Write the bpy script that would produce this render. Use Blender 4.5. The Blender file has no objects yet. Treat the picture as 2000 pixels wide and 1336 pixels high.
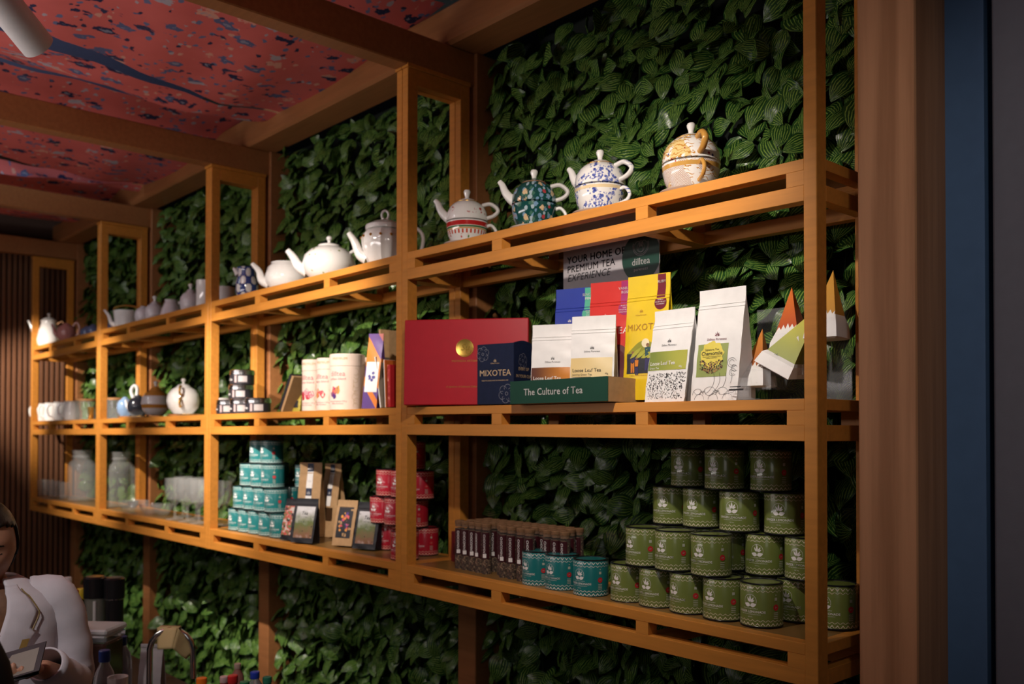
import bpy, math, random
import numpy as np
from mathutils import Vector, Matrix, Euler
random.seed(7)
rng = np.random.default_rng(7)
scn = bpy.context.scene
COL = scn.collection
PI = math.pi

# ------------------------------------------------------------------ camera
CAM = np.array([0.0, -1.8, 1.75])
FPX, YAW, PITCH, ROLL, CY = 1771.9, math.radians(42.263), math.radians(.849), math.radians(.091), 817.4
_f = np.array([-math.cos(YAW), math.sin(YAW), 0.]); _r = np.array([math.sin(YAW), math.cos(YAW), 0.]); _u = np.array([0, 0, 1.])
FW = _f * math.cos(PITCH) + _u * math.sin(PITCH); _u2 = _u * math.cos(PITCH) - _f * math.sin(PITCH)
RT = _r * math.cos(ROLL) + _u2 * math.sin(ROLL); UP = _u2 * math.cos(ROLL) - _r * math.sin(ROLL)
cd = bpy.data.cameras.new('camera'); cam = bpy.data.objects.new('camera', cd); COL.objects.link(cam)
cam.matrix_world = Matrix(((RT[0], UP[0], -FW[0], CAM[0]), (RT[1], UP[1], -FW[1], CAM[1]), (RT[2], UP[2], -FW[2], CAM[2]), (0, 0, 0, 1)))
cd.sensor_width = 36; cd.lens = 36 * FPX / 2000; cd.shift_y = (CY - 668) / 2000
cd.clip_start = .05; cd.clip_end = 60
cd.dof.use_dof = True; cd.dof.focus_distance = 2.15; cd.dof.aperture_fstop = 3.2
scn.camera = cam

def ray(x, y): return FW + RT * (x - 1000) / FPX - UP * (y - CY) / FPX
def onz(x, y, z):
    r = ray(x, y); return CAM + r * ((z - CAM[2]) / r[2])
def ony(x, y, Y):
    r = ray(x, y); return CAM + r * ((Y - CAM[1]) / r[1])
def depth(x, y, t): return CAM + ray(x, y) * t
def proj(P):
    d = np.asarray(P) - CAM; t = d @ FW
    return 1000 + FPX * (d @ RT) / t, CY - FPX * (d @ UP) / t, t

# ------------------------------------------------------------------ world, exposure
w = bpy.data.worlds.new('world'); scn.world = w; w.use_nodes = True
bg = w.node_tree.nodes['Background']; bg.inputs[0].default_value = (.75, .85, 1, 1); bg.inputs[1].default_value = .016
vs = scn.view_settings
vs.view_transform = 'Standard'; vs.look = 'None'; vs.gamma = 1; vs.use_curve_mapping = False; vs.exposure = 0.0
# unseen soft fill panels added around the stall
def area(name, loc, target, size, power, col):
    l = bpy.data.lights.new(name, 'AREA'); l.shape = 'RECTANGLE'; l.size = size[0]; l.size_y = size[1]; l.energy = power; l.color = col
    o = bpy.data.objects.new(name, l); COL.objects.link(o); o.location = loc
    o.rotation_euler = (Vector(target) - Vector(loc)).to_track_quat('-Z', 'Y').to_euler(); return o
area('front_fill', (2.6, -4.6, 3.6), (-.6, -.4, 1.6), (1.6, 1.6), 14, (1, .95, .92))  # unseen panel added to light the column, right wall and shelf fronts
area('bounce_fill', (-4.4, -3.2, 2.85), (-4.2, -2.6, 0), (2.4, .8), 16, (1, .9, .8))  # unseen panel added so light off the floor reaches the cloth
area('cloth_fill', (-3.4, -2.7, 2.05), (-3.4, -2.2, 3.2), (2.6, .3), 33, (1, .9, .88))  # unseen upward panel added to brighten the batik cloth
area('ceiling_fill', (-4.0, -2.6, 3.42), (-4.0, -.6, 3.75), (3.0, .3), 30, (.9, .95, 1))  # unseen panel added above the cloth to light the blue ceiling
# unseen spot added to brighten the woman
l_ = bpy.data.lights.new('woman_fill', 'SPOT'); l_.energy = 85; l_.spot_size = math.radians(46); l_.spot_blend = .8; l_.shadow_soft_size = .06; l_.color = (1, .93, .9)
o_ = bpy.data.objects.new('woman_fill', l_); COL.objects.link(o_); o_.location = (-1.35, -2.25, 2.9); o_.rotation_euler = (Vector((-2.55, -1.28, 1.2)) - Vector((-1.35, -2.25, 2.9))).to_track_quat('-Z', 'Y').to_euler()
# unseen spot added to brighten the wooden column
l_ = bpy.data.lights.new('column_fill', 'SPOT'); l_.energy = 40; l_.spot_size = math.radians(30); l_.spot_blend = 1; l_.shadow_soft_size = .05; l_.color = (1, .93, .88)
o_ = bpy.data.objects.new('column_fill', l_); COL.objects.link(o_); o_.location = (.35, -1.9, 3.5); o_.rotation_euler = (Vector((-.80, .05, 2.0)) - Vector((.35, -1.9, 3.5))).to_track_quat('-Z', 'Y').to_euler()
# track spots: position, aim, watts, cone
SPOTS = [((-1.25, -.76, 2.60), (-1.64, 0, 2.11), 48, 92), ((-2.55, -1.14, 2.745), (-3.25, .0, 2.0), 155, 55), ((-3.52, -1.14, 2.76), (-4.12, 0, 1.72), 240, 46),
         ((-5.0, -1.14, 2.76), (-5.65, 0, 1.78), 230, 44), ((-6.35, -1.14, 2.76), (-6.98, 0, 2.1), 200, 40)]

# ------------------------------------------------------------------ helpers: materials
MATS = {}
def nt(m): return m.node_tree.nodes, m.node_tree.links
def mat(name, col, rough=.5, metal=0, spec=.5, trans=0, ior=1.45, coat=0, alpha=1, var=0, vscale=30, bump=0, bscale=200, sheen=0):
    if name in MATS: return MATS[name]
    m = bpy.data.materials.new(name); m.use_nodes = True; N, L = nt(m); b = N['Principled BSDF']
    b.inputs['Base Color'].default_value = (*col, 1); b.inputs['Roughness'].default_value = rough; b.inputs['Metallic'].default_value = metal
    b.inputs['Specular IOR Level'].default_value = spec; b.inputs['Transmission Weight'].default_value = trans; b.inputs['IOR'].default_value = ior
    b.inputs['Coat Weight'].default_value = coat; b.inputs['Alpha'].default_value = alpha; b.inputs['Coat Roughness'].default_value = .06
    tc = N.new('ShaderNodeTexCoord')
    if var or True:
        n = N.new('ShaderNodeTexNoise'); n.inputs['Scale'].default_value = vscale; n.inputs['Detail'].default_value = 4
        L.new(tc.outputs['Object'], n.inputs['Vector'])
        r = N.new('ShaderNodeMapRange'); v = var or .04
        r.inputs[1].default_value = .3; r.inputs[2].default_value = .7; r.inputs[3].default_value = 1 - v; r.inputs[4].default_value = 1 + v
        L.new(n.outputs[0], r.inputs[0])
        mx = N.new('ShaderNodeVectorMath'); mx.operation = 'SCALE'; mx.inputs[0].default_value = col
        L.new(r.outputs[0], mx.inputs['Scale']); L.new(mx.outputs[0], b.inputs['Base Color'])
    if bump:
        n2 = N.new('ShaderNodeTexNoise'); n2.inputs['Scale'].default_value = bscale; n2.inputs['Detail'].default_value = 3
        L.new(tc.outputs['Object'], n2.inputs['Vector'])
        bp = N.new('ShaderNodeBump'); bp.inputs['Strength'].default_value = bump; bp.inputs['Distance'].default_value = .002
        L.new(n2.outputs[0], bp.inputs['Height']); L.new(bp.outputs[0], b.inputs['Normal'])
    MATS[name] = m; return m
class NG:
    """tiny node-graph helper"""
    def __init__(s, name, **k):
        s.m = mat(name, (.5, .5, .5), **k); s.N, s.L = nt(s.m); s.b = s.N['Principled BSDF']
        s.tc = [n for n in s.N if n.type == 'TEX_COORD'][0]
    def new(s, t, **k):
        n = s.N.new(t)
        for a, v in k.items(): setattr(n, a, v)
        return n
    def math(s, op, a, b=None, c=None, clamp=False):
        n = s.N.new('ShaderNodeMath'); n.operation = op; n.use_clamp = clamp
        for i, v in enumerate((a, b, c)):
            if v is None: continue
            if isinstance(v, (int, float)): n.inputs[i].default_value = v
            else: s.L.new(v, n.inputs[i])
        return n.outputs[0]
    def mix(s, fac, a, b):
        n = s.N.new('ShaderNodeMix'); n.data_type = 'RGBA'
        for i, v in ((0, fac), (6, a), (7, b)):
            if isinstance(v, (int, float)): n.inputs[i].default_value = v
            elif isinstance(v, tuple): n.inputs[i].default_value = (*v, 1) if len(v) == 3 else v
            else: s.L.new(v, n.inputs[i])
        return n.outputs[2]
    def noise(s, vec, scale, detail=3, rough=.5):
        n = s.N.new('ShaderNodeTexNoise'); n.inputs['Scale'].default_value = scale; n.inputs['Detail'].default_value = detail; n.inputs['Roughness'].default_value = rough
        s.L.new(vec, n.inputs['Vector']); return n.outputs[0]
    def vor(s, vec, scale, feature='F1', rand=1):
        n = s.N.new('ShaderNodeTexVoronoi'); n.inputs['Scale'].default_value = scale; n.feature = feature; n.inputs['Randomness'].default_value = rand
        s.L.new(vec, n.inputs['Vector']); return n
    def mapping(s, vec, scale=(1, 1, 1), rot=(0, 0, 0), loc=(0, 0, 0)):
        n = s.N.new('ShaderNodeMapping'); n.inputs['Scale'].default_value = scale; n.inputs['Rotation'].default_value = rot; n.inputs['Location'].default_value = loc
        s.L.new(vec, n.inputs['Vector']); return n.outputs[0]
    def sep(s, vec):
        n = s.N.new('ShaderNodeSeparateXYZ'); s.L.new(vec, n.inputs[0]); return n.outputs
    def step(s, v, lo, hi):
        n = s.N.new('ShaderNodeMapRange'); n.interpolation_type = 'SMOOTHSTEP'; n.inputs[1].default_value = lo; n.inputs[2].default_value = hi
        s.L.new(v, n.inputs[0]); return n.outputs[0]
    def ramp(s, v, stops, const=False):
        n = s.N.new('ShaderNodeValToRGB'); e = n.color_ramp.elements
        if const: n.color_ramp.interpolation = 'CONSTANT'
        while len(e) < len(stops): e.new(.5)
        for i, (p, c) in enumerate(stops): e[i].position = p; e[i].color = (*c, 1)
        s.L.new(v, n.inputs[0]); return n.outputs[0]
    def color(s, c): s.L.new(c, s.b.inputs['Base Color']); return s.m
    def bumpn(s, h, strength=.3, dist=.002):
        n = s.N.new('ShaderNodeBump'); n.inputs['Strength'].default_value = strength; n.inputs['Distance'].default_value = dist
        s.L.new(h, n.inputs['Height']); s.L.new(n.outputs[0], s.b.inputs['Normal'])

# ------------------------------------------------------------------ helpers: meshes
class MB:
    def __init__(s): s.v = []; s.f = []; s.mi = []
    def add(s, V, F, mi=0):
        k = len(s.v); s.v.extend([tuple(map(float, p)) for p in V]); s.f.extend([tuple(i + k for i in q) for q in F]); s.mi.extend([mi] * len(F)); return s
    def box(s, x0, x1, y0, y1, z0, z1, b=0, mi=0):
        if not b:
            V = [(x, y, z) for x in (x0, x1) for y in (y0, y1) for z in (z0, z1)]
            return s.add(V, [(0, 1, 3, 2), (4, 6, 7, 5), (0, 4, 5, 1), (2, 3, 7, 6), (0, 2, 6, 4), (1, 5, 7, 3)], mi)
        V = []; idx = {}
        for i, x in enumerate((x0, x1)):
            for j, y in enumerate((y0, y1)):
                for k, z in enumerate((z0, z1)):
                    sx = b if i == 0 else -b; sy = b if j == 0 else -b; sz = b if k == 0 else -b
                    idx[i, j, k, 0] = len(V); V.append((x, y + sy, z + sz))
                    idx[i, j, k, 1] = len(V); V.append((x + sx, y, z + sz))
                    idx[i, j, k, 2] = len(V); V.append((x + sx, y + sy, z))
        F = []
        I = lambda i, j, k, a: idx[i, j, k, a]
        for i in (0, 1): F.append([I(i, 0, 0, 0), I(i, 0, 1, 0), I(i, 1, 1, 0), I(i, 1, 0, 0)][::1 if i == 0 else -1])
        for j in (0, 1): F.append([I(0, j, 0, 1), I(1, j, 0, 1), I(1, j, 1, 1), I(0, j, 1, 1)][::1 if j == 0 else -1])
        for k in (0, 1): F.append([I(0, 0, k, 2), I(0, 1, k, 2), I(1, 1, k, 2), I(1, 0, k, 2)][::1 if k == 0 else -1])
        for i in (0, 1):
            for j in (0, 1): F.append([I(i, j, 0, 0), I(i, j, 0, 1), I(i, j, 1, 1), I(i, j, 1, 0)])
            for k in (0, 1): F.append([I(i, 0, k, 0), I(i, 0, k, 2), I(i, 1, k, 2), I(i, 1, k, 0)])
        for j in (0, 1):
            for k in (0, 1): F.append([I(0, j, k, 1), I(0, j, k, 2), I(1, j, k, 2), I(1, j, k, 1)])
        for i in (0, 1):
            for j in (0, 1):
                for k in (0, 1): F.append([I(i, j, k, 0), I(i, j, k, 1), I(i, j, k, 2)])
        return s.add(V, F, mi)
    def lathe(s, prof, seg=32, mi=0, closed=False, sx=1, sy=1, rib=0, ribn=0):
        V = []; F = []; n = len(prof)
        for r, z in prof:
            for k in range(seg):
                a = 2 * PI * k / seg; rr = r * (1 + rib * abs(math.cos(ribn * a / 2))) if rib else r
                V.append((rr * math.cos(a) * sx, rr * math.sin(a) * sy, z))
        for i in range(n - 1 if not closed else n):
            for k in range(seg):
                a = i * seg + k; b = i * seg + (k + 1) % seg; c = ((i + 1) % n) * seg + (k + 1) % seg; d = ((i + 1) % n) * seg + k
                F.append((a, b, c, d))
        if not closed:
            if prof[0][0] > 1e-6: F.append(tuple(range(seg - 1, -1, -1)))
            if prof[-1][0] > 1e-6: F.append(tuple((n - 1) * seg + k for k in range(seg)))
        return s.add(V, F, mi)
    def tube(s, path, rad, seg=10, mi=0, flat=1.0, caps=True, upv=None):
        P = [Vector(p) for p in path]; n = len(P)
        if not hasattr(rad, '__len__'): rad = [rad] * n
        V = []; F = []; ref = Vector(upv) if upv else None
        for i in range(n):
            t = (P[min(i + 1, n - 1)] - P[max(i - 1, 0)]).normalized()
            if ref is None:
                ref = Vector((0, 0, 1)) if abs(t.z) < .9 else Vector((1, 0, 0))
            a = ref - t * ref.dot(t); a.normalize(); b = t.cross(a)
            if not upv: ref = a
            for k in range(seg):
                th = 2 * PI * k / seg; q = P[i] + a * (rad[i] * math.cos(th)) + b * (rad[i] * flat * math.sin(th)); V.append(tuple(q))
        for i in range(n - 1):
            for k in range(seg):
                F.append((i * seg + k, i * seg + (k + 1) % seg, (i + 1) * seg + (k + 1) % seg, (i + 1) * seg + k))
        if caps: F.append(tuple(range(seg - 1, -1, -1))); F.append(tuple((n - 1) * seg + k for k in range(seg)))
        return s.add(V, F, mi)
    def grid(s, fn, nu, nv, cu=False, mi=0):
        V = [fn(i / (nu if cu else nu - 1), j / (nv - 1)) for j in range(nv) for i in range(nu)]; F = []
        for j in range(nv - 1):
            for i in range(nu if cu else nu - 1):
                F.append((j * nu + i, j * nu + (i + 1) % nu, (j + 1) * nu + (i + 1) % nu, (j + 1) * nu + i))
        return s.add(V, F, mi)
    def plate(s, outline, y0, y1, mi=0):
        """outline in x,z extruded from y0 (front) to y1 (back)"""
        n = len(outline); V = [(x, y0, z) for x, z in outline] + [(x, y1, z) for x, z in outline]
        F = [tuple(range(n)), tuple(range(2 * n - 1, n - 1, -1))] + [(i, i + n, (i + 1) % n + n, (i + 1) % n) for i in range(n)]
        return s.add(V, F, mi)
    def mapv(s, fn): s.v = [tuple(fn(*p)) for p in s.v]; return s
    def mesh(s, name, smooth=None):
        m = bpy.data.meshes.new(name); m.from_pydata(s.v, [], s.f); m.validate()
        if any(s.mi): m.polygons.foreach_set('material_index', s.mi[:len(m.polygons)])
        if smooth is not None:
            m.polygons.foreach_set('use_smooth', [True] * len(m.polygons))
            if smooth < 179: m.set_sharp_from_angle(angle=math.radians(smooth))
        m.update(); return m
def obj(name, mesh, m, parent=None, loc=None, rot=None, smooth=35, kind=None, label=None):
    if isinstance(mesh, MB): mesh = mesh.mesh(name, smooth)
    if m is not None and not mesh.materials:
        for q in (m if isinstance(m, (list, tuple)) else [m]): mesh.materials.append(q)
    o = bpy.data.objects.new(name, mesh); COL.objects.link(o); o.parent = parent
    if loc is not None: o.location = loc
    if rot is not None: o.rotation_euler = rot
    if kind: o['kind'] = kind
    if label: o['label'] = label
    return o
def thing(name, label, cat, loc=(0, 0, 0), rz=0, group=None, rot=None):
    o = bpy.data.objects.new(name, None); COL.objects.link(o); o.empty_display_size = .05
    o.location = tuple(map(float, loc)); o.rotation_euler = rot or (0, 0, rz); tag(o, label, cat, group); return o
def tag(o, label, cat, group=None):
    o['label'] = label; o['category'] = cat
    if group: o['group'] = group
    return o
def kids(o): return [c for c in bpy.data.objects if c.parent is o]
def dup(root, loc, rz=None, label=None, group=None, rot=None):
    r = root.copy(); COL.objects.link(r); r.location = tuple(map(float, loc))
    if rz is not None: r.rotation_euler = (0, 0, rz)
    if rot is not None: r.rotation_euler = rot
    if label: r['label'] = label
    if group: r['group'] = group
    for ch in KIDS(root):
        c = ch.copy(); COL.objects.link(c); c.parent = r
        for g in KIDS(ch):
            d = g.copy(); COL.objects.link(d); d.parent = c
    return r
_kc = {}
def KIDS(o):
    if o.name not in _kc: _kc[o.name] = list(o.children)
    return _kc[o.name]
_tx = {}
def txt(body, size=1.0, shear=0, align='CENTER', space=1):
    key = (body, shear, align, space)
    if key not in _tx:
        c = bpy.data.curves.new('t', 'FONT'); c.body = body; c.size = 1; c.shear = shear; c.align_x = align; c.space_character = space
        c.resolution_u = 2; c.fill_mode = 'FRONT'
        o = bpy.data.objects.new('t', c); COL.objects.link(o)
        dg = bpy.context.evaluated_depsgraph_get(); me = bpy.data.meshes.new_from_object(o.evaluated_get(dg))
        _tx[key] = ([tuple(v.co) for v in me.vertices], [tuple(p.vertices) for p in me.polygons])
        bpy.data.objects.remove(o); bpy.data.meshes.remove(me); bpy.data.curves.remove(c)
    V, F = _tx[key]
    return [(x * size, y * size) for x, y, z in V], F
def put_text(mb, body, size, fn, x0=0, z0=0, bold=0, shear=0, align='CENTER', space=1, vert=False, mi=0):
    """text laid on a surface: fn(x,z)->(x,y,z); vert = reads downwards"""
    V, F = txt(body, size, shear, align, space)
    for dx, dy in ([(0, 0)] if bold <= 0 else [(-bold, -bold * .6), (bold, -bold * .6), (bold, bold * .6), (-bold, bold * .6)]):
        W_ = [(x + dx * size, y + dy * size) for x, y in V]
        if vert: W_ = [(y, -x) for x, y in W_]
        mb.add([fn(x0 + x, z0 + y) for x, y in W_], F, mi)
    return mb
def blob2d(mb, rf, fn, x0=0, z0=0, n=40, rings=5, mi=0):
    """filled outline rf(a) around x0,z0, following a curved surface"""
    V = [fn(x0, z0)]; F = []
    for k in range(1, rings + 1):
        for i in range(n): a = 2 * PI * i / n; r = rf(a) * k / rings; V.append(fn(x0 + r * math.cos(a), z0 + r * math.sin(a)))
    F += [(0, 1 + i, 1 + (i + 1) % n) for i in range(n)]
    for k in range(rings - 1):
        for i in range(n): a = 1 + k * n; F.append((a + i, a + n + i, a + n + (i + 1) % n, a + (i + 1) % n))
    return mb.add(V, F, mi)
def leafpoly(L, W, a, n=5):
    pts = [(0, 0)]
    for i in range(1, n): t = i / n; pts.append((W * math.sin(PI * t ** .8), L * t))
    pts.append((0, L))
    for i in range(n - 1, 0, -1): t = i / n; pts.append((-W * math.sin(PI * t ** .8), L * t))
    ca, sa = math.cos(a), math.sin(a)
    return [(x * ca + y * sa, -x * sa + y * ca) for x, y in pts]
def emblem(mb, s, fn, x0=0, z0=0, mi=0):
    for a, l, o in ((0, 1, .15), (.5, .85, .1), (-.5, .85, .1), (1.0, .7, 0), (-1.0, .7, 0)):
        P = leafpoly(l * s * .8, .085 * s, a); mb.add([fn(x0 + x + math.sin(a) * (o + .14) * s, z0 + z + o * s) for x, z in P], [tuple(range(len(P)))], mi)
    return mb
def ring2d(mb, R, wd, fn, x0=0, z0=0, n=28, a0=0, a1=2 * PI, mi=0):
    V = []; F = []
    for i in range(n + 1):
        a = a0 + (a1 - a0) * i / n
        V.append(fn(x0 + R * math.cos(a), z0 + R * math.sin(a))); V.append(fn(x0 + (R - wd) * math.cos(a), z0 + (R - wd) * math.sin(a)))
    for i in range(n): F.append((2 * i, 2 * i + 1, 2 * i + 3, 2 * i + 2))
    return mb.add(V, F, mi)
def disc2d(mb, R, fn, x0=0, z0=0, n=24, mi=0):
    return mb.add([fn(x0 + R * math.cos(2 * PI * i / n), z0 + R * math.sin(2 * PI * i / n)) for i in range(n)], [tuple(range(n))], mi)
def rect2d(mb, x0, x1, z0, z1, fn, nx=8, nz=4, mi=0):
    return mb.grid(lambda u, v: fn(x0 + (x1 - x0) * u, z0 + (z1 - z0) * v), nx, nz, mi=mi)
def flat(y): return lambda x, z: (x, y, z)
def cyl(R, off=.0004): return lambda x, z: ((R + off) * math.sin(x / R), -(R + off) * math.cos(x / R), z)
def qbez(p0, p1, p2, n=8):
    p0, p1, p2 = map(np.array, (p0, p1, p2)); return [tuple((1 - t) ** 2 * p0 + 2 * t * (1 - t) * p1 + t * t * p2) for t in np.linspace(0, 1, n)]
def spline(pts, n=20):
    P = np.array(pts, float); P = np.vstack([2 * P[0] - P[1], P, 2 * P[-1] - P[-2]]); out = []
    m = len(pts) - 1
    for i in range(n):
        s = i / (n - 1) * m; k = min(int(s), m - 1); t = s - k; a, b, c, d = P[k:k + 4]
        out.append(tuple(.5 * (2 * b + (c - a) * t + (2 * a - 5 * b + 4 * c - d) * t * t + (3 * b - a - 3 * c + d) * t ** 3)))
    return out
ORD = ['first', 'second', 'third', 'fourth', 'fifth', 'sixth', 'seventh', 'eighth', 'ninth', 'tenth', 'eleventh', 'twelfth', 'thirteenth', 'fourteenth', 'fifteenth', 'sixteenth']
# ------------------------------------------------------------------ materials of the setting
def wood_paint(name, c, rough=.42):
    g = NG(name, rough=rough, spec=.35); ob = g.tc.outputs['Object']
    n = g.noise(g.mapping(ob, (3, 40, 40)), 1.5, 4); n2 = g.noise(ob, 3, 2)
    f = g.math('ADD', g.math('MULTIPLY', n, .5), g.math('MULTIPLY', n2, .5))
    col = g.mix(g.step(f, .35, .65), tuple(x * .88 for x in c), tuple(min(1, x * 1.1) for x in c)); g.color(col)
    g.bumpn(n, .06, .001); return g.m
WOOD = wood_paint('ochre_painted_wood', (.60, .238, .040))
BOARD = wood_paint('shelf_board_laminate', (.24, .125, .035), .3)
BEAM = wood_paint('beam_wood', (.33, .135, .048), .5)
def grain(name, c1, c2, axis=2, sc=1.0, rough=.5):
    g = NG(name, rough=rough, spec=.3); ob = g.tc.outputs['Object']
    s = [26 * sc, 26 * sc, 26 * sc]; s[axis] = 1.1 * sc
    n = g.noise(g.mapping(ob, tuple(s)), 1.6, 6, .62); s2 = [3 * sc] * 3; s2[axis] = .22 * sc
    wv = g.new('ShaderNodeTexWave'); wv.inputs['Scale'].default_value = 1.2; wv.inputs['Distortion'].default_value = 9; wv.inputs['Detail'].default_value = 3
    g.L.new(g.mapping(ob, tuple(s2)), wv.inputs['Vector'])
    f = g.math('ADD', g.math('MULTIPLY', n, .72), g.math('MULTIPLY', wv.outputs['Fac'], .28))
    g.color(g.mix(g.step(f, .3, .72), c1, c2)); g.bumpn(n, .12, .001); return g.m
COLUMN = grain('column_wood', (.40, .18, .08), (.60, .29, .14))
SLAT = grain('slat_wood', (.16, .07, .035), (.25, .115, .06))
BACK = mat('backing_black', (.012, .016, .012), .9)
BLUEW = mat('blue_paint', (.115, .215, .39), .55); BLUED = mat('dark_blue_paint', (.05, .10, .165), .6); GREYW = mat('grey_paint', (.145, .14, .165), .6, bump=.1, bscale=300)
BLUEC = mat('blue_ceiling_paint', (.18, .29, .52), .8)
FLOOR = NG('floor_tiles', rough=.35)
_o = FLOOR.tc.outputs['Object']; _br = FLOOR.new('ShaderNodeTexBrick'); FLOOR.L.new(_o, _br.inputs['Vector']); _br.offset = 0; _br.inputs['Scale'].default_value = 1.6
_br.inputs['Color1'].default_value = (.30, .26, .22, 1); _br.inputs['Color2'].default_value = (.33, .28, .24, 1); _br.inputs['Mortar'].default_value = (.16, .14, .12, 1); _br.inputs['Mortar Size'].default_value = .008
_br.inputs['Brick Width'].default_value = 1; _br.inputs['Row Height'].default_value = 1
FLOOR.color(_br.outputs['Color']); FLOOR = FLOOR.m

# batik cloth
g = NG('red_batik_cloth', rough=.85, spec=.15); ob = g.tc.outputs['Object']
vv = g.mapping(ob, (1, .8, 0)); wob = g.noise(vv, 40, 3)
va = g.vor(g.mapping(ob, (1, .62, 0)), 13.5); vb = g.vor(g.mapping(ob, (1, 1.3, 0), loc=(3.3, 1.7, 0)), 22)
ca = g.sep(va.outputs['Color']); cb = g.sep(vb.outputs['Color'])
da = g.math('ADD', va.outputs['Distance'], g.math('MULTIPLY', g.math('SUBTRACT', wob, .5), .9)); db = g.math('ADD', vb.outputs['Distance'], g.math('MULTIPLY', g.math('SUBTRACT', wob, .5), 1.0))
base = g.mix(g.noise(ob, 6, 2), (.60, .125, .115), (.74, .18, .165))
ma = g.math('MULTIPLY', g.step(da, .34, .28), g.step(ca[0], .12, .14)); mb_ = g.math('MULTIPLY', g.step(db, .30, .24), g.step(cb[1], .25, .27))
colA = g.ramp(ca[1], [(0, (.03, .035, .09)), (.35, (.12, .14, .27)), (.58, (.45, .42, .48)), (.7, (.05, .05, .11)), (.88, (.70, .36, .28))], True)
colB = g.ramp(cb[0], [(0, (.16, .18, .32)), (.4, (.04, .04, .09)), (.65, (.45, .40, .45)), (.85, (.7, .36, .28))], True)
inner = g.step(da, .12, .08)
c = g.mix(mb_, base, colB); c = g.mix(ma, c, colA); c = g.mix(g.math('MULTIPLY', inner, g.math('MULTIPLY', ma, .7)), c, (.34, .36, .46))
g.color(c); CLOTH = g.m

# leaf
def leaf_mat(name, dark, mid, light):
    g = NG(name, rough=.27, spec=.55); uv = g.sep(g.tc.outputs['UV']); pos = g.new('ShaderNodeNewGeometry').outputs['Position']
    a = g.math('ABSOLUTE', g.math('SUBTRACT', uv[0], .5))      # 0 midrib .. .5 margin
    n = g.noise(g.mapping(pos, (1, 1, 1)), 90, 2); n0 = g.noise(pos, 5, 2)
    s = g.math('ADD', g.math('MULTIPLY', a, 8.6), g.math('MULTIPLY', uv[1], -.9)); s = g.math('ADD', s, g.math('MULTIPLY', n, .55))
    st = g.math('SINE', g.math('MULTIPLY', s, 6.28)); st = g.step(st, .15, .85)
    st = g.math('MULTIPLY', st, g.step(n, .30, .44)); mid_rib = g.step(a, .035, .015)
    st = g.math('MULTIPLY', st, g.step(a, .49, .42))
    c = g.mix(n0, dark, mid); c = g.mix(g.math('MULTIPLY', st, .85), c, light); c = g.mix(mid_rib, c, (.05, .12, .03))
    g.color(c); g.bumpn(g.math('ADD', st, mid_rib), .35, .0015); g.b.inputs['Subsurface Weight'].default_value = 0
    return g.m
LEAF = leaf_mat('striped_leaf', (.012, .047, .011), (.025, .092, .020), (.25, .41, .07))
VINE = mat('vine_stem', (.03, .06, .02), .6)

# ------------------------------------------------------------------ the setting
SX = [-7.06, -5.632, -4.102, -2.542, -1.002]           # bay boundaries, left to right
Z1, Z2, Z3 = 2.352, 1.826, 1.294; TH = .093
def zo(x): return float(np.interp(x, [-7.05, -5.63, -4.1, -2.52, -1.03], [-.008, -.003, .003, .007, -.0025]))
def struct(name, mb, m, parent=None, **k):
    o = obj(name, mb, m, parent, **k)
    if parent is None: o['kind'] = 'structure'
    return o
struct('floor', MB().box(-9, 5, -7, .6, -.05, 0), FLOOR)
struct('ceiling', MB().box(-8, 4, -5, .6, 3.75, 3.8), BLUEC)
struct('wall_back', MB().box(-7.3, -.80, .47, .52, 0, 3.75), BACK)
wl = struct('wall_left', MB().box(-7.32, -7.26, -2.6, .52, 0, 3.75), mat('slat_backing', (.05, .022, .012), .8))
sl = MB().box(0, .02, -.012, .012, 0, 3.05, .003).mesh('slat', 30); sl.materials.append(SLAT)
for i in range(72): obj('slat', sl, None, wl, (-7.26, .37 - i * .036, 0))
struct('wall_right', MB().box(-.789, -.712, .14, .3, 0, 3.75), BLUEW)
struct('trim_1', MB().box(-.712, -.66, .20, .3, 0, 3.75), BLUED)
struct('wall_outer', MB().box(-.683, 2.5, .10, .13, 0, 3.75, .004).box(-.683, -.64, .13, .3, 0, 3.75), GREYW)
cm = MB().box(-.061, .061, 0, .145, 0, 3.75, .003)
tag(struct('column', cm, COLUMN, loc=(-.850, 0, 0)), 'square wooden column with visible grain right of the shelves', 'column')
del bpy.data.objects['column']['kind']
# battens on the leaf wall
for i, x in enumerate(SX):
    struct('trim_%d' % (i + 2), MB().box(x - .05, x + .05, .290, .47, 0, 3.117, .003), BEAM)
# ceiling beams
for i, x in enumerate(SX):
    o = obj('ceiling_beam', MB().box(-.036, .036, -3.4, .33, 3.0, 3.117, .004), BEAM, loc=(x, 0, 0))
    tag(o, ['brown ceiling beam meeting the slatted wall at the far left', 'brown ceiling beam above the far left shelf seam', 'brown ceiling beam over the second shelf seam from left', 'brown ceiling beam over the seam nearest the red gift box', 'brown ceiling beam above the rightmost shelf post'][i], 'beam', 'cross beams under the cloth')
tag(obj('wall_plate_beam', MB().box(-7.2, -.95, .17, .33, 3.117, 3.26, .012), BEAM), 'long brown beam running along the top of the leaf wall', 'beam')
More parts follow.
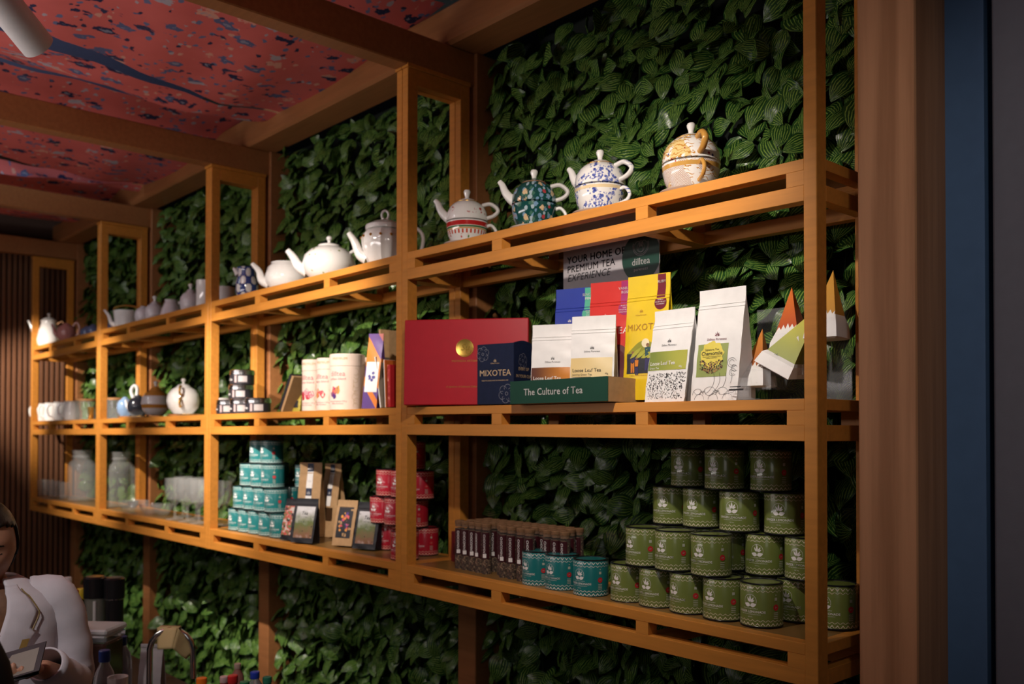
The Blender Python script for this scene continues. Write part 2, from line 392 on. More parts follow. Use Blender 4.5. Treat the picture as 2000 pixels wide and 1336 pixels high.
# cloth strips hung between the beams
def strip(cell_l, cell_r, edge, left, label):
    """edge(y) -> x of the gap edge; left: strip lies left of the gap"""
    def fn(u, v):
        y = -3.3 + 3.5 * v; e = edge(y)
        x = (cell_l + (e - cell_l) * u) if left else (e + (cell_r - e) * u)
        q = u if not left else 1 - u                      # 0 at gap edge
        z = 3.17 + .085 * q - .05 * math.sin(PI * q) * (.6 + .4 * math.sin(y * 4 + cell_l)) + .006 * math.sin(y * 17 + 5 * q)
        z = z + .05 * max(0, v - .9) * 10 * .6
        return (x, y, z)
    tag(obj('batik_cloth', MB().grid(fn, 18, 46), CLOTH, smooth=180), label, 'cloth', 'printed cloths under the ceiling')
def gap(x0, y0, x1, y1): return lambda y: x0 + (x1 - x0) * (y0 - min(y, y0)) / (y0 - y1) if y < y0 else x0
for k, (a, b, gl, gr, nm) in enumerate([(-5.60, -4.14, gap(-5.41, -.02, -5.62, -.66), gap(-5.39, -.02, -5.22, -.66), 'over the second bay from left'),
                                   (-4.07, -2.575, gap(-3.76, -.12, -3.625, -.85), gap(-3.74, -.12, -3.50, -.85), 'beside the white spotlight'),
                                   (-7.03, -5.66, gap(-6.4, -.2, -6.45, -1), gap(-6.4, -.2, -6.35, -1), 'over the far left bay'),
                                   (-2.51, -1.03, gap(-1.8, -.2, -1.85, -1), gap(-1.8, -.2, -1.75, -1), 'above the striped leaves at top centre')]):
    strip(a - .015, b, gl, True, 'red batik cloth left of the ceiling gap ' + nm)
    strip(a, b + .015, gr, False, 'red batik cloth right of the ceiling gap ' + nm)

# shelf units
PW, PD, DEP = .032, .042, .273
def rb(mb, x0, x1, y0, y1, z0, z1, b=.0015):
    k = len(mb.v); mb.box(x0, x1, y0, y1, z0, z1, b)
    return mb
def shelf_unit(i, label):
    xl, xr = SX[i], SX[i + 1]; T = thing('shelf_unit', label, 'shelf', (xl, 0, 1.2), group='ochre shelf units along the leaf wall')
    W = xr - xl; fix = lambda x, y, z: (x, y, z - 1.2 + zo(xl + x))
    def part(name, mb, parent=T): return obj(name, mb.mapv(fix), WOOD, parent, smooth=25)
    for x in (0.0006, W - PW - .0006):
        part('post', MB().box(x, x + PW - .0006, 0, PD, 1.2, 2.985, .0015))
        part('post', MB().box(x, x + PW - .0006, DEP - PD, DEP, 1.2, 2.985, .0015))
        part('top_rail', MB().box(x, x + PW - .0006, PD, DEP - PD, 2.93, 2.985, .0015))
    part('cap_plate', MB().box(.001, PW + .006, -.004, DEP, 2.985, 2.999, .001)); part('cap_plate', MB().box(W - PW - .006, W - .001, -.004, DEP, 2.985, 2.999, .001))
    a, b = PW, W - PW; IW = b - a
    sl = [(.0285, .296), (.326, .678), (.705, .971)]
    for zt, nm in ((Z1, 'top'), (Z2, 'mid'), (Z3, 'low')):
        S = obj('shelf_board', MB().box(a, b, .036, DEP - .030, zt - .012, zt - .0005, .001).mapv(fix), BOARD, T, smooth=25)
        zb = zt - TH
        for y0, y1 in ((0.0008, .036), (DEP - .030, DEP)):
            part('rail', MB().box(a, b, y0, y1, zt - .0253, zt, .001), S)
            part('rail', MB().box(a, b, y0, y1, zb, zb + .0356, .001), S)
            xs = [a] + [a + IW * q for p in sl for q in p] + [b]
            for k in range(0, len(xs), 2):
                part('stile', MB().box(xs[k], xs[k + 1], y0, y1, zb + .0356, zt - .0253), S)
        for k in (2, 4): part('crossbar', MB().box(xs[k], xs[k + 1], .036, DEP - .030, zb, zb + .03, .001), S)
        for x in (0.001, W - PW):
            part('side_rail', MB().box(x, x + PW - .002, PD, DEP - PD, zt - .0253, zt, .001), S)
            part('side_rail', MB().box(x, x + PW - .002, PD, DEP - PD, zb, zb + .0356, .001), S)
    return T
for i, nm in enumerate(['far left ochre shelf unit holding white cups and glass jars', 'ochre shelf unit with glass goblets, second from the left end', 'ochre shelf unit with teal tin pyramid and cream canisters', 'large right ochre shelf unit with red gift box and olive tins']):
    shelf_unit(i, nm)

# leaf mats
def leaf_mesh(seed):
    r = random.Random(seed); L = 1.0; W = .33 + .07 * r.random(); curl = .25 + .3 * r.random(); fold = .10 + .12 * r.random(); tw = (r.random() - .5) * .5
    V = []; UV = []; F = []; nu, nv = 5, 7
    for j in range(nv):
        t = j / (nv - 1); w = W * (math.sin(PI * min(1, t * .96 + .03) ** .72) ** .85) + .004
        for i in range(nu):
            s = i / (nu - 1) * 2 - 1
            x = s * w; z = -t * L; y = -curl * math.sin(PI * .55 * t) * .35 + curl * t * t * .35 - fold * (1 - abs(s)) * w * .9 + .03 * math.sin(9 * t + 3 * s + seed)
            x, y = x * math.cos(tw * t) - y * math.sin(tw * t), x * math.sin(tw * t) + y * math.cos(tw * t)
            V.append((x, y, z)); UV.append((i / (nu - 1), t))
    for j in range(nv - 1):
        for i in range(nu - 1): F.append((j * nu + i, j * nu + i + 1, (j + 1) * nu + i + 1, (j + 1) * nu + i))
    return np.array(V), np.array(F), np.array(UV)
LV = [leaf_mesh(s) for s in range(8)]
LM = []
def mesh_uv(name, V, F, UV, m):
    me = bpy.data.meshes.new(name); me.from_pydata(V.tolist(), [], F.tolist())
    u = me.uv_layers.new(name='UVMap'); u.data.foreach_set('uv', UV[F.ravel()].ravel().astype(np.float32))
    me.polygons.foreach_set('use_smooth', [True] * len(me.polygons)); me.materials.append(m); me.update(); return me
for s, (V, F, UV) in enumerate(LV): LM.append(mesh_uv('leaf', V, F, UV, LEAF))
def rotm(rx, ry, rz): return np.array(Euler((rx, ry, rz)).to_matrix())
def leaf_mat_panel(i, label):
    x0, x1 = SX[i] + .045, SX[i + 1] - .045
    if i == 3: x1 = SX[i + 1] + .12
    z0, z1 = (.30, 3.10)
    T = thing('leaf_mat', label, 'artificial plant', ((x0 + x1) / 2, .40, z0), group='leaf mats on the back wall'); o = np.array(T.location)
    items = []
    dx, dz = (.043, .041)
    for a in range(int((x1 - x0) / dx) + 1):
        for b in range(int((z1 - z0) / dz) + 1):
            x = x0 + (a + .5 * (b % 2)) * dx + rng.normal(0, .012); z = z0 + b * dz + rng.normal(0, .012) + .02
            if x > x1 + .02 or rng.random() < .05: continue
            y = .372 + rng.uniform(-.028, .03)
            L = rng.uniform(.074, .108)
            ang = rng.normal(0, .85)
            e = Euler((rng.normal(-.55, .28), ang, rng.normal(0, .45)), 'XZY')
            e = (Matrix.Rotation(ang, 3, 'Y') @ Matrix.Rotation(rng.normal(0, .4), 3, 'Z') @ Matrix.Rotation(rng.normal(-.42, .28), 3, 'X'))
            p = np.array((x, y, z)); px, py, t = proj(p)
            vis = -20 < px < 2010 and -20 < py < 1340
            items.append((0 if vis else 1, t, p, L, e, int(rng.integers(8))))
    items.sort(key=lambda q: (q[0], q[1]))
    for q in items[:300]:
        ob_ = bpy.data.objects.new('leaf', LM[q[5]]); COL.objects.link(ob_); ob_.parent = T; ob_.location = tuple(q[2] - o)
        ob_.rotation_euler = q[4].to_euler(); ob_.scale = (q[3],) * 3
    VV = []; FF = []; UU = []; k = 0
    for q in items[300:]:
        V, F, UV = LV[q[5]]; VV.append((V * q[3]) @ np.array(q[4]).T + (q[2] - o)); FF.append(F + k); UU.append(UV); k += len(V)
    me = mesh_uv('leaves', np.vstack(VV), np.vstack(FF), np.vstack(UU), LEAF); ob_ = obj('leaves', me, None, T); ob_['kind'] = 'stuff'
    # hanging stems
    st = MB()
    for a in range(int((x1 - x0) / .11)):
        xx = x0 + a * .11 + rng.uniform(-.03, .03); st.tube([(xx - o[0] + .012 * math.sin(z * 9 + a), .43 - o[1], z - o[2]) for z in np.linspace(z0, z1, 22)], .003, 5)
    q = obj('stems', st, VINE, T); q['kind'] = 'stuff'
for i, nm in enumerate(['striped green leaf mat behind the far left bay', 'striped green leaf mat behind the goblet bay', 'striped green leaf mat behind the cream canisters', 'striped green leaf mat behind the tea pouches and olive tins']):
    leaf_mat_panel(i, nm)

# track spotlights
WHITE = mat('white_lacquer', (.75, .72, .70), .35); DARKM = mat('dark_metal', (.03, .03, .03), .4, 0)
def spotlight(k, loc, aim, W, ang):
    d = Vector(aim) - Vector(loc); q = d.to_track_quat('-Z', 'Y').to_euler()
    T = thing('track_spotlight', ['white track spotlight above the right shelf, out of frame', 'white cylindrical track spotlight at upper left under the cloth', 'white track spotlight cut by the left picture edge', 'white track spotlight aimed at the goblet bay, out of frame', 'white track spotlight aimed at the far left bay, out of frame'][k], 'lamp', loc, rot=q, group='track spotlights')
    obj('housing', MB().lathe([(.036, 0), (.0425, 0), (.0425, .19), (.038, .198), (0, .198)], 40).lathe([(.036, .0), (.034, .03), (0, .03)], 40), WHITE, T)
    obj('bracket', MB().tube([(0, .0425, .13), (0, .075, .14), (0, .09, .16), (0, .11, .24)], .007, 8), WHITE, T)
    l = bpy.data.lights.new('spot', 'SPOT'); l.energy = W; l.spot_size = math.radians(ang); l.spot_blend = .75; l.shadow_soft_size = .018; l.color = (1, .885, .775)
    lo = bpy.data.objects.new('spot_bulb', l); COL.objects.link(lo); lo.parent = T; lo.location = (0, 0, -.004)
for k, s in enumerate(SPOTS): spotlight(k, *s)
# ------------------------------------------------------------------ goods: materials
CREAM = mat('cream_print', (.72, .66, .50), .5); IVORY = mat('ivory_print', (.8, .78, .72), .5); BLACKP = mat('black_plastic', (.012, .012, .013), .25)
GOLD = mat('gold_foil', (.83, .55, .12), .3, .9); PORC = mat('white_porcelain', (.80, .78, .75), .12, coat=.5, spec=.6); GOLDTRIM = mat('gold_trim', (.8, .45, .1), .22, .85)
INK = mat('black_ink', (.015, .015, .018), .5); WHITEINK = mat('white_print', (.82, .8, .78), .5); REDINK = mat('red_badge', (.55, .02, .03), .45)
KRAFT = mat('kraft_paper', (.44, .27, .13), .7, var=.08, vscale=60, bump=.1, bscale=400); CORK = mat('cork', (.20, .10, .045), .8, var=.25, vscale=220)
WPOUCH = mat('matt_white_film', (.80, .79, .78), .38, bump=.12, bscale=26); GLASS = mat('clear_glass', (.80, .82, .80), .05, alpha=.085, coat=1); ACRYL = mat('clear_acrylic', (.80, .82, .84), .06, alpha=.07, coat=.5)
CHROME = mat('chrome', (.75, .75, .75), .12, 1)
# ---- tins
TR, TH_ = .0495, .102
TINCOL = {'olive green': ((.150, .188, .042), CREAM), 'teal': ((.012, .165, .17), IVORY), 'red': ((.42, .012, .03), mat('peach_print', (.78, .55, .42), .5))}
def make_tin(kind):
    c, ink = TINCOL[kind]; T = thing('tea_tin', 'x', 'tin')
    g = mat('tin_label_' + kind.replace(' ', '_'), c, .3, coat=.35, var=.06, vscale=25)
    obj('body', MB().lathe([(TR - .002, 0), (TR, .002), (TR, TH_ - .004), (TR - .001, TH_ - .002)], 48), g, T)
    obj('lid', MB().lathe([(TR - .001, TH_ - .003), (TR + .0008, TH_ - .0025), (TR + .0008, TH_ - .0005), (TR - .004, TH_ + .0005), (TR - .007, TH_ - .001), (TR - .0085, TH_ - .010), (0, TH_ - .010)], 40), BLACKP, T)
    obj('base_rim', MB().lathe([(TR - .004, -.0003), (TR + .0006, .0), (TR + .0006, .0022), (TR, .003)], 40), BLACKP, T)
    fn = cyl(TR); mb = MB()
    nz = 26; wz = 2 * PI * TR / nz
    for zb, s in ((.004, 1), (TH_ - .006, -1)):
        for k in range(nz):
            x = k * wz - PI * TR
            for h, q in ((.0075, 0), (.0135, .0105)):
                if q == 0: mb.add([fn(x, zb), fn(x + wz * .5, zb + s * h), fn(x + wz * .5, zb + s * (h - .0032)), fn(x + wz * .16, zb)][::s], [(0, 1, 2, 3)]); mb.add([fn(x + wz, zb), fn(x + wz * .5, zb + s * h), fn(x + wz * .5, zb + s * (h - .0032)), fn(x + wz * .84, zb)][::-s], [(0, 1, 2, 3)])
                else: mb.add([fn(x, zb + s * .010), fn(x + wz * .5, zb + s * .0145), fn(x + wz * .5, zb + s * .0132), fn(x + wz * .06, zb + s * .0092)][::s], [(0, 1, 2, 3)]); mb.add([fn(x + wz, zb + s * .010), fn(x + wz * .5, zb + s * .0145), fn(x + wz * .5, zb + s * .0132), fn(x + wz * .94, zb + s * .0092)][::-s], [(0, 1, 2, 3)])
    o = obj('border_print', mb, ink, T, smooth=None); o['kind'] = 'stuff'
    mb = MB(); ring2d(mb, .0155, .0007, fn, 0, .061, 36, -.1 * PI, 1.1 * PI)
    for a, l, wd in ((0, .017, .0022), (.55, .014, .0022), (-.5, .013, .002), (1.0, .010, .0018)):
        P = leafpoly(l, wd, a); mb.add([fn(x + .003 * math.sin(a), .058 + z) for x, z in P], [tuple(range(len(P)))])
    for s in (1, -1):
        P = leafpoly(.016, .0055, s * 1.25); mb.add([fn(x, .0495 + z * .9) for x, z in P], [tuple(range(len(P)))])
    obj('emblem', mb, WHITEINK, T, smooth=None)
    mb = MB(); put_text(mb, 'GINGER LEMONADE', .0078, fn, 0, .0335, bold=.012, space=1.02); put_text(mb, 'Premium Artisan Tea Blend', .0032, fn, 0, .0425)
    put_text(mb, 'Green Tea, Citrus & Real Lemon Extract', .0030, fn, 0, .0292); put_text(mb, 'NET 60 g', .0028, fn, 0, .023); put_text(mb, 'The Culture of Tea', .0030, fn, -.004, .083)
    obj('lettering', mb, WHITEINK, T, smooth=None)
    x = TR * 1.25; mb = MB(); disc2d(mb, .0072, cyl(TR, .0006), x, .047); obj('badge', mb, REDINK, T, smooth=None)
    mb = MB(); put_text(mb, 'S+', .006, cyl(TR, .0009), x, .045, shear=.2)
    for q in range(4): rect2d(mb, x - .006, x + .006, .034 - q * .0042, .0355 - q * .0042, fn, 4, 2)
    rect2d(mb, x - .0035, x + .0035, .063, .070, fn, 3, 2); disc2d(mb, .0016, fn, x, .076, 8)
    obj('badge_print', mb, mat('pale_print', (.5, .5, .42), .5), T, smooth=None)
    return T
PROTO = {}
def tin(kind, loc, rz, label, group):
    if kind not in PROTO:
        PROTO[kind] = make_tin(kind); o = PROTO[kind]; o.location = tuple(map(float, loc)); o.rotation_euler = (0, 0, rz); tag(o, label, 'tin', group); return o
    return dup(PROTO[kind], loc, rz, label, group)
def tin_front(px, py, z):
    """tin whose nearest lower rim point shows at px,py"""
    q = onz(px, py, z); d = q[:2] - CAM[:2]; d /= np.linalg.norm(d); return (q[0] + d[0] * TR, q[1] + d[1] * TR, z)
S3 = Z3 + .0005
rows = [[(1222, 1178.5), (1281, 1189), (1344, 1202), (1411, 1215), (1490, 1228)], [(1254, 1108), (1316, 1117.6), (1392, 1129)], [(1310, 1025), (1370, 1031), (1446, 1040)], []]
P = {}
def fr(i): return -1.615 + .1035 * i
rowpos = [[(-1.617, .100), (-1.517, .100), (-1.412, .095), (-1.307, .092), (-1.203, .097)], [(-1.556, .092), (-1.452, .086), (-1.337, .084)],]
back = [(-1.60, .207), (-1.49, .207), (-1.385, .207), (-1.28, .207), (-1.176, .214), (-1.072, .207)]
back2 = [(-1.55, .203), (-1.445, .203), (-1.362, .200), (-1.256, .199), (-1.148, .204)]
row3 = [(-1.547, .196), (-1.444, .193), (-1.318, .178), (-1.205, .205)]
row4 = [(-1.488, .199), (-1.353, .164), (-1.236, .192)]
GT = 'olive tins in the pyramid at lower right'
for k, (x, y) in enumerate(rowpos[0]): tin('olive green', (x, y, S3), -.16 + rng.normal(0, .08), 'olive green tin in front bottom row of the right pyramid, %s from left' % ORD[k], GT)
for k, (x, y) in enumerate(rowpos[1]): tin('olive green', (x, y, S3 + .1035), -.12 + rng.normal(0, .07), 'olive green tin in second tier of the right pyramid, %s from left at front' % ORD[k], GT)
for k, (x, y) in enumerate(back): tin('olive green', (x, y, S3), -.12 + rng.normal(0, .08), ['olive green tin at the back of the shelf, hidden behind bottom row, %s from left' % ORD[k]] [0] if k < 4 else ['olive green tin in rear bottom row left of the right post', 'olive green tin standing alone right of the right post'][k - 4], GT)
for k, (x, y) in enumerate(back2): tin('olive green', (x, y, S3 + .1035), .05 + rng.normal(0, .06), 'olive green tin in rear row of second tier, %s from left' % ORD[k], GT)
for k, (x, y) in enumerate(row3): tin('olive green', (x, y, S3 + .207), .1 + rng.normal(0, .06), 'olive green tin in third tier, half shaded, %s from left' % ORD[k], GT)
for k, (x, y) in enumerate(row4): tin('olive green', (x, y, S3 + .3105), .0 + rng.normal(0, .06), 'olive green tin in shadow on the topmost tier, %s from left' % ORD[k], GT)
for k, (px, py) in enumerate([(1052, 1146), (1098, 1155), (1154, 1167)]):
    l = tin_front(px, py, S3); tin('teal', l, -.16 + .1 * k, 'teal tin in front of the dark tea tubes, %s from left' % ORD[k], 'teal tins beside the olive pyramid')

# ---- dark tea tubes with cork tops
UR, UH = .0165, .163
GR = NG('tea_granules', rough=.8); _v = GR.vor(GR.tc.outputs['Object'], 260); GR.color(GR.ramp(GR.sep(_v.outputs['Color'])[0], [(0, (.02, .010, .006)), (.5, (.075, .035, .02)), (.8, (.16, .09, .05)), (.95, (.3, .2, .12))])); GR.bumpn(_v.outputs['Distance'], .8, .003); GR = GR.m
MAROON = mat('maroon_label', (.045, .006, .010), .4)
def make_tube():
    T = thing('tea_tube', 'x', 'tube')
    obj('glass', MB().lathe([(0, 0), (UR - .002, 0), (UR, .002), (UR, UH - .014), (UR - .001, UH - .012)], 24), mat('tube_glass', (.5, .48, .45), .05, alpha=.05, coat=.6), T)
    obj('filling', MB().lathe([(0, .002), (UR - .0012, .002), (UR - .0012, UH - .026), (0, UH - .024)], 20), GR, T)
    obj('cork', MB().lathe([(UR - .0025, UH - .02), (UR - .0015, UH - .012), (UR - .0005, UH - .011), (UR, UH - .002), (UR - .0015, UH), (0, UH)], 24), CORK, T)
    fn = cyl(UR); mb = MB(); rect2d(mb, -.014, .014, .052, .135, fn, 8, 3); obj('label', mb, MAROON, T)
    mb = MB(); put_text(mb, 'CHOCOMINT', .0105, cyl(UR, .0007), -.0062, .130, align='LEFT', vert=True, bold=.015); obj('lettering', mb, WHITEINK, T, smooth=None)
    mb = MB(); rect2d(mb, -.0075, .0045, .056, .0685, cyl(UR, .0007), 4, 2); obj('sticker', mb, WHITEINK, T)
    return T
tp = make_tube(); used = False
front = [(853, 1100), (868.5, 1102), (879, 1104), (896, 1107), (912, 1110)], [(933, 1107), (950, 1113), (961, 1115)], [(993, 1117), (1007, 1119)], [(1031, 1117), (1048, 1119), (1064, 1121)]
spots = []
n = 0
for gi, gp in enumerate(front):
    for k, (px, py) in enumerate(gp):
        q = onz(px, py, S3); spots.append((q[0], max(.03, q[1] + .014)))
P0 = []
for k in range(13): P0.append((-2.345 + k * .0365 + (.012 if k > 4 else 0) + (.012 if k > 7 else 0) + (.014 if k > 9 else 0), [.098, .095, .095, .092, .09, .112, .088, .088, .084, .084, .11, .11, .11][k], 0))
for rk in (1, 2, 3):
    for k in range(12): P0.append((-2.335 + k * .0385, .098 + .036 * rk + .006, rk))
for k, (x, y, rk) in enumerate(P0):
    lb = 'slim dark tea tube with cork top, %s from left in the front rank' % ORD[k] if rk == 0 else 'slim dark tea tube in the %s rank, %s from left' % (ORD[rk], ORD[(k - 13) % 12])
    rz = rng.uniform(.1, .75)
    if not used: used = True; tp.location = (x, y, S3); tp.rotation_euler = (0, 0, rz); tag(tp, lb, 'tube', 'cork topped tea tubes')
    else: dup(tp, (x, y, S3), rz, lb, 'cork topped tea tubes')
# price card and small red box behind the tubes
q = onz(845, 1106, S3)
T = thing('price_card', 'white price card lying flat at the shelf front beside tea tubes', 'card', (q[0], .028, S3 + .0006), .05)
obj('card', MB().box(-.05, .05, -.018, .018, 0, .0012), mat('card_white', (.7, .68, .7), .5), T)
mb = MB(); put_text(mb, 'TEA', .012, lambda x, z: (x + .03, z - .004, .0015)); rect2d(mb, -.035, .01, -.002, .001, lambda x, z: (x, z, .0015), 2, 2); obj('print', mb, INK, T, smooth=None)
T = thing('red_carton', 'small dark red carton standing in the shaded left corner', 'box', (-2.452, .20, S3), .0)
obj('carton', MB().box(-.03, .03, -.03, .03, 0, .11, .002), mat('dark_red_card', (.16, .012, .015), .5), T)
mb = MB(); rect2d(mb, -.02, .02, .03, .07, flat(-.0304), 2, 2); obj('panel', mb, mat('wine_print', (.10, .01, .012), .5), T)

# ---- generic film pouch
class Pouch:
    def __init__(s, w, h, d, bul=1): s.w, s.h, s.d, s.bul = w, h, d, bul
    def hd(s, z): return s.d / 2 * max(0., 1 - z / (s.h * .9)) ** .85 + .0012
    def fn(s, off=0):
        def f(x, z):
            q = max(-1, min(1, 2 * x / s.w)); b = .006 * s.bul * math.sin(PI * min(1, max(0, z) / (.88 * s.h))) * (1 - q * q) + .0009 * math.sin(31 * z / s.h + 4 * q) * s.bul * (1 if z < .9 * s.h else 0)
            return (x, -s.hd(z) - b - off, z)
        return f
    def body(s):
        f = s.fn(); nx, nz = 9, 20; ring = 2 * nx + 2
        V = []; F = []
        for j in range(nz):
            z = s.h * j / (nz - 1); hd = s.hd(z); ws = s.w / 2
            fl = [f(-ws + s.w * i / (nx - 1), z) for i in range(nx)]
            if j == 0: fl = [(x * .97, y, z) for x, y, z in fl]
            V += fl; V.append((ws - .55 * hd, 0, z)); V += [(x, -y, z_) for x, y, z_ in fl[::-1]]; V.append((-ws + .55 * hd, 0, z))
        for j in range(nz - 1):
            for i in range(ring): F.append((j * ring + i, j * ring + (i + 1) % ring, (j + 1) * ring + (i + 1) % ring, (j + 1) * ring + i))
        F.append(tuple(range(ring - 1, -1, -1))); F.append(tuple((nz - 1) * ring + i for i in range(ring)))
        return MB().add(V, F)
def pouch_thing(label, loc, rz, w, h, d, film, lean=0, bul=1, group=None, zipz=.80):
    T = thing('tea_pouch', label, 'pouch', loc, group=group, rot=(lean, 0, rz)); p = Pouch(w, h, d, bul)
    obj('bag', p.body(), film, T, smooth=50)
    f = p.fn(.0006); mb = MB()
    for zz, t in ((zipz * h, .0016), (zipz * h + .008, .0010)): mb.grid(lambda u, v: (lambda q: (q[0], q[1] - .0012 * math.sin(PI * v), q[2]))(f(-w / 2 + w * u, zz + t * 2 * (v - .5))), 9, 5)
    obj('zip_strip', mb, film, T, smooth=60); return T, p
def at2(px, Y, z): q = ony(px, 800, Y); return (q[0], Y, z + zo(q[0]) + .0005)
def hgt(px, py, Y, z): return float(ony(px, py, Y)[2] - z)
S2 = Z2
def brand(T, p, z, s=.0075, ink=INK, x0=0):
    f = p.fn(.001); mb = MB(); emblem(mb, s * 1.5, f, x0, z + s * 1.2); put_text(mb, 'Dilltea Pureness', s, f, x0, z); obj('logo_print', mb, ink, T, smooth=None)
def grad(name, c1, c2, axis=0, lo=-.06, hi=.06):
    g = NG(name, rough=.45); s = g.sep(g.tc.outputs['Object'])[axis]; g.color(g.mix(g.step(s, lo, hi), c1, c2)); return g.m
def loose_leaf(T, p, z0, z1, m, sub, ink=WHITEINK):
    f = p.fn(.0007); mb = MB(); rect2d(mb, -p.w * .49, p.w * .46, z0, z1, f, 10, 5); L = obj('label', mb, m, T)
    f = p.fn(.0012); mb = MB(); zt = z0 + (z1 - z0) * .28
    put_text(mb, 'Loose Leaf Tea', .0135, f, -p.w * .44, zt, align='LEFT', bold=.01); put_text(mb, sub, .0075, f, -p.w * .44, zt - .010, align='LEFT'); rect2d(mb, -p.w * .44, 0, zt - .0145, zt - .0138, f, 5, 2)
    put_text(mb, '40g', .0065, f, p.w * .34, zt - .008); obj('lettering', mb, ink, L, smooth=None)
GP = 'tea pouches on the middle shelf'
# white pouch with green label
Y = .065; loc = at2(1318, Y, S2); h = hgt(1320, 604, Y, loc[2])
T, p = pouch_thing('white pouch with green label and leaf speckles, beside the green tray', loc, -.02, .128, h, .085, WPOUCH, lean=.0, group=GP)
brand(T, p, .60 * h); loose_leaf(T, p, .34 * h, .545 * h, grad('green_label', (.20, .26, .05), (.42, .42, .06)), 'Green Tea')
f = p.fn(.0009); mb = MB(); rr = random.Random(3)
for k in range(330):
    x, z = rr.uniform(-.059, .059), rr.uniform(.006 if k % 2 else .03, .30 * h); P_ = leafpoly(rr.uniform(.003, .0062), .0009, rr.uniform(-1.2, 1.2), 3); mb.add([f(x + a, z + b) for a, b in P_], [tuple(range(len(P_)))])
o = obj('leaf_speckles', mb, INK, T, smooth=None); o['kind'] = 'stuff'
mb = MB()
for x0 in (-.042, .036):
    ring2d(mb, .009, .0006, f, x0, .016, 4); put_text(mb, 'HALAL', .0045, f, x0, .0145)
obj('seal_print', mb, INK, T, smooth=None)
# tall chamomile pouch
Y = .085; loc = at2(1412, Y, S2); h = hgt(1415, 563, Y, loc[2])
T, p = pouch_thing('tallest white pouch with square olive label and line drawings', loc, .03, .132, h, .085, WPOUCH, group=GP, zipz=.83)
brand(T, p, .535 * h, .0085, mat('wine_ink', (.18, .03, .05), .5))
f = p.fn(.0008); mb = MB(); rect2d(mb, -.054, .034, .215 * h, .505 * h, f, 10, 8); L = obj('label', mb, mat('olive_label', (.27, .33, .09), .45), T)
f2 = p.fn(.0013); mb = MB(); pts = []
for k in range(40):
    a = 2 * PI * k / 40; r = 1 + .07 * math.sin(9 * a) + .05 * math.sin(14 * a); pts.append((-.010 + .034 * r * math.cos(a), .405 * h + .031 * r * math.sin(a)))
blob2d(mb, lambda a: .0335 * (1 + .06 * math.sin(9 * a) + .04 * math.sin(14 * a)), f2, -.010, .405 * h); obj('label_panel', mb, mat('yellow_label', (.72, .60, .09), .45), L, smooth=None)
mb = MB()
for k in range(170):
    x = rr.uniform(-.042, .022); z = .245 * h + .026 * rr.random() + .012 * ((x + .01) / .033) ** 2; disc2d(mb, rr.uniform(.0012, .0024), p.fn(.0016), x, z, 6, mi=k % 2)
o = obj('tea_pile_print', mb, [mat('tea_print_dark', (.03, .02, .012), .6), mat('tea_print_tan', (.35, .2, .07), .6)], L, smooth=None); o['kind'] = 'stuff'
f3 = p.fn(.0018); mb = MB(); put_text(mb, 'Signature Tea', .0075, f3, -.010, .445 * h); put_text(mb, 'Chamomile', .0135, f3, -.010, .405 * h, bold=.012)
put_text(mb, 'Natural organic chamomile flower', .004, f3, -.010, .388 * h); put_text(mb, 'calming herbal blend', .004, f3, -.010, .375 * h); put_text(mb, '50g', .005, f3, -.010, .34 * h); obj('lettering', mb, INK, L, smooth=None)
f = p.fn(.0009); mb = MB()
def curl(x, z, r, a0, a1, n=18): ring2d(mb, r, .0007, f, x, z, n, a0, a1)
for x, z, r in ((.047, .33, .012), (.054, .28, .008), (.047, .33, .007), (.050, .245, .009), (.050, .245, .005)): curl(x, z * h, r, .3, 5.6)
for x, r in ((-.045, .016), (-.01, .02), (.025, .018), (.05, .013), (-.03, .010), (.008, .011)): curl(x, .055 * h, r, 0, PI); curl(x, .105 * h, r * .8, PI * 1.1, PI * 1.9)
for x in (-.04, 0, .04): curl(x, .015 * h, .014, 0, PI)
for k in range(4): curl(.02 - .02 * k, .2 * h, .03 + .004 * k, -.5 - .2 * k, .35)
o = obj('line_drawing', mb, INK, T, smooth=None); o['kind'] = 'stuff'

# ---- green tray
yt = -.036; xa = ony(998, 770, yt)[0]; xb = ony(1185, 765, yt)[0]; TW = xb - xa; hz = hgt(1100, 740, yt, S2) - zo(xa); D_ = .165
T = thing('display_tray', 'dark green cardboard tray with white lettering and kraft side', 'tray', ((xa + xb) / 2, yt, S2 + zo(xa) + .0008), .02)
GRN = mat('dark_green_card', (.008, .052, .032), .55, spec=.25)
obj('front_panel', MB().box(-TW / 2, TW / 2, 0, .003, 0, hz, .0006), GRN, T); obj('back_panel', MB().box(-TW / 2, TW / 2, D_ - .003, D_, 0, hz * .96, .0006), KRAFT, T)
for s in (-1, 1): obj('side_panel', MB().plate([(0.003, 0), (D_ - .003, 0), (D_ - .003, hz * .92), (D_ * .6, hz * .98), (.003, hz)], -.0015, .0015), KRAFT, T, loc=(s * (TW / 2 - .0016), 0, 0), rot=(0, 0, PI / 2))
obj('bottom', MB().box(-TW / 2 + .003, TW / 2 - .003, .003, D_ - .003, 0, .002), KRAFT, T)
mb = MB(); put_text(mb, 'The Culture of Tea', .0275, flat(-.0006), -.015, hz * .36, bold=.012, space=1.04); obj('lettering', mb, WHITEINK, T, smooth=None)
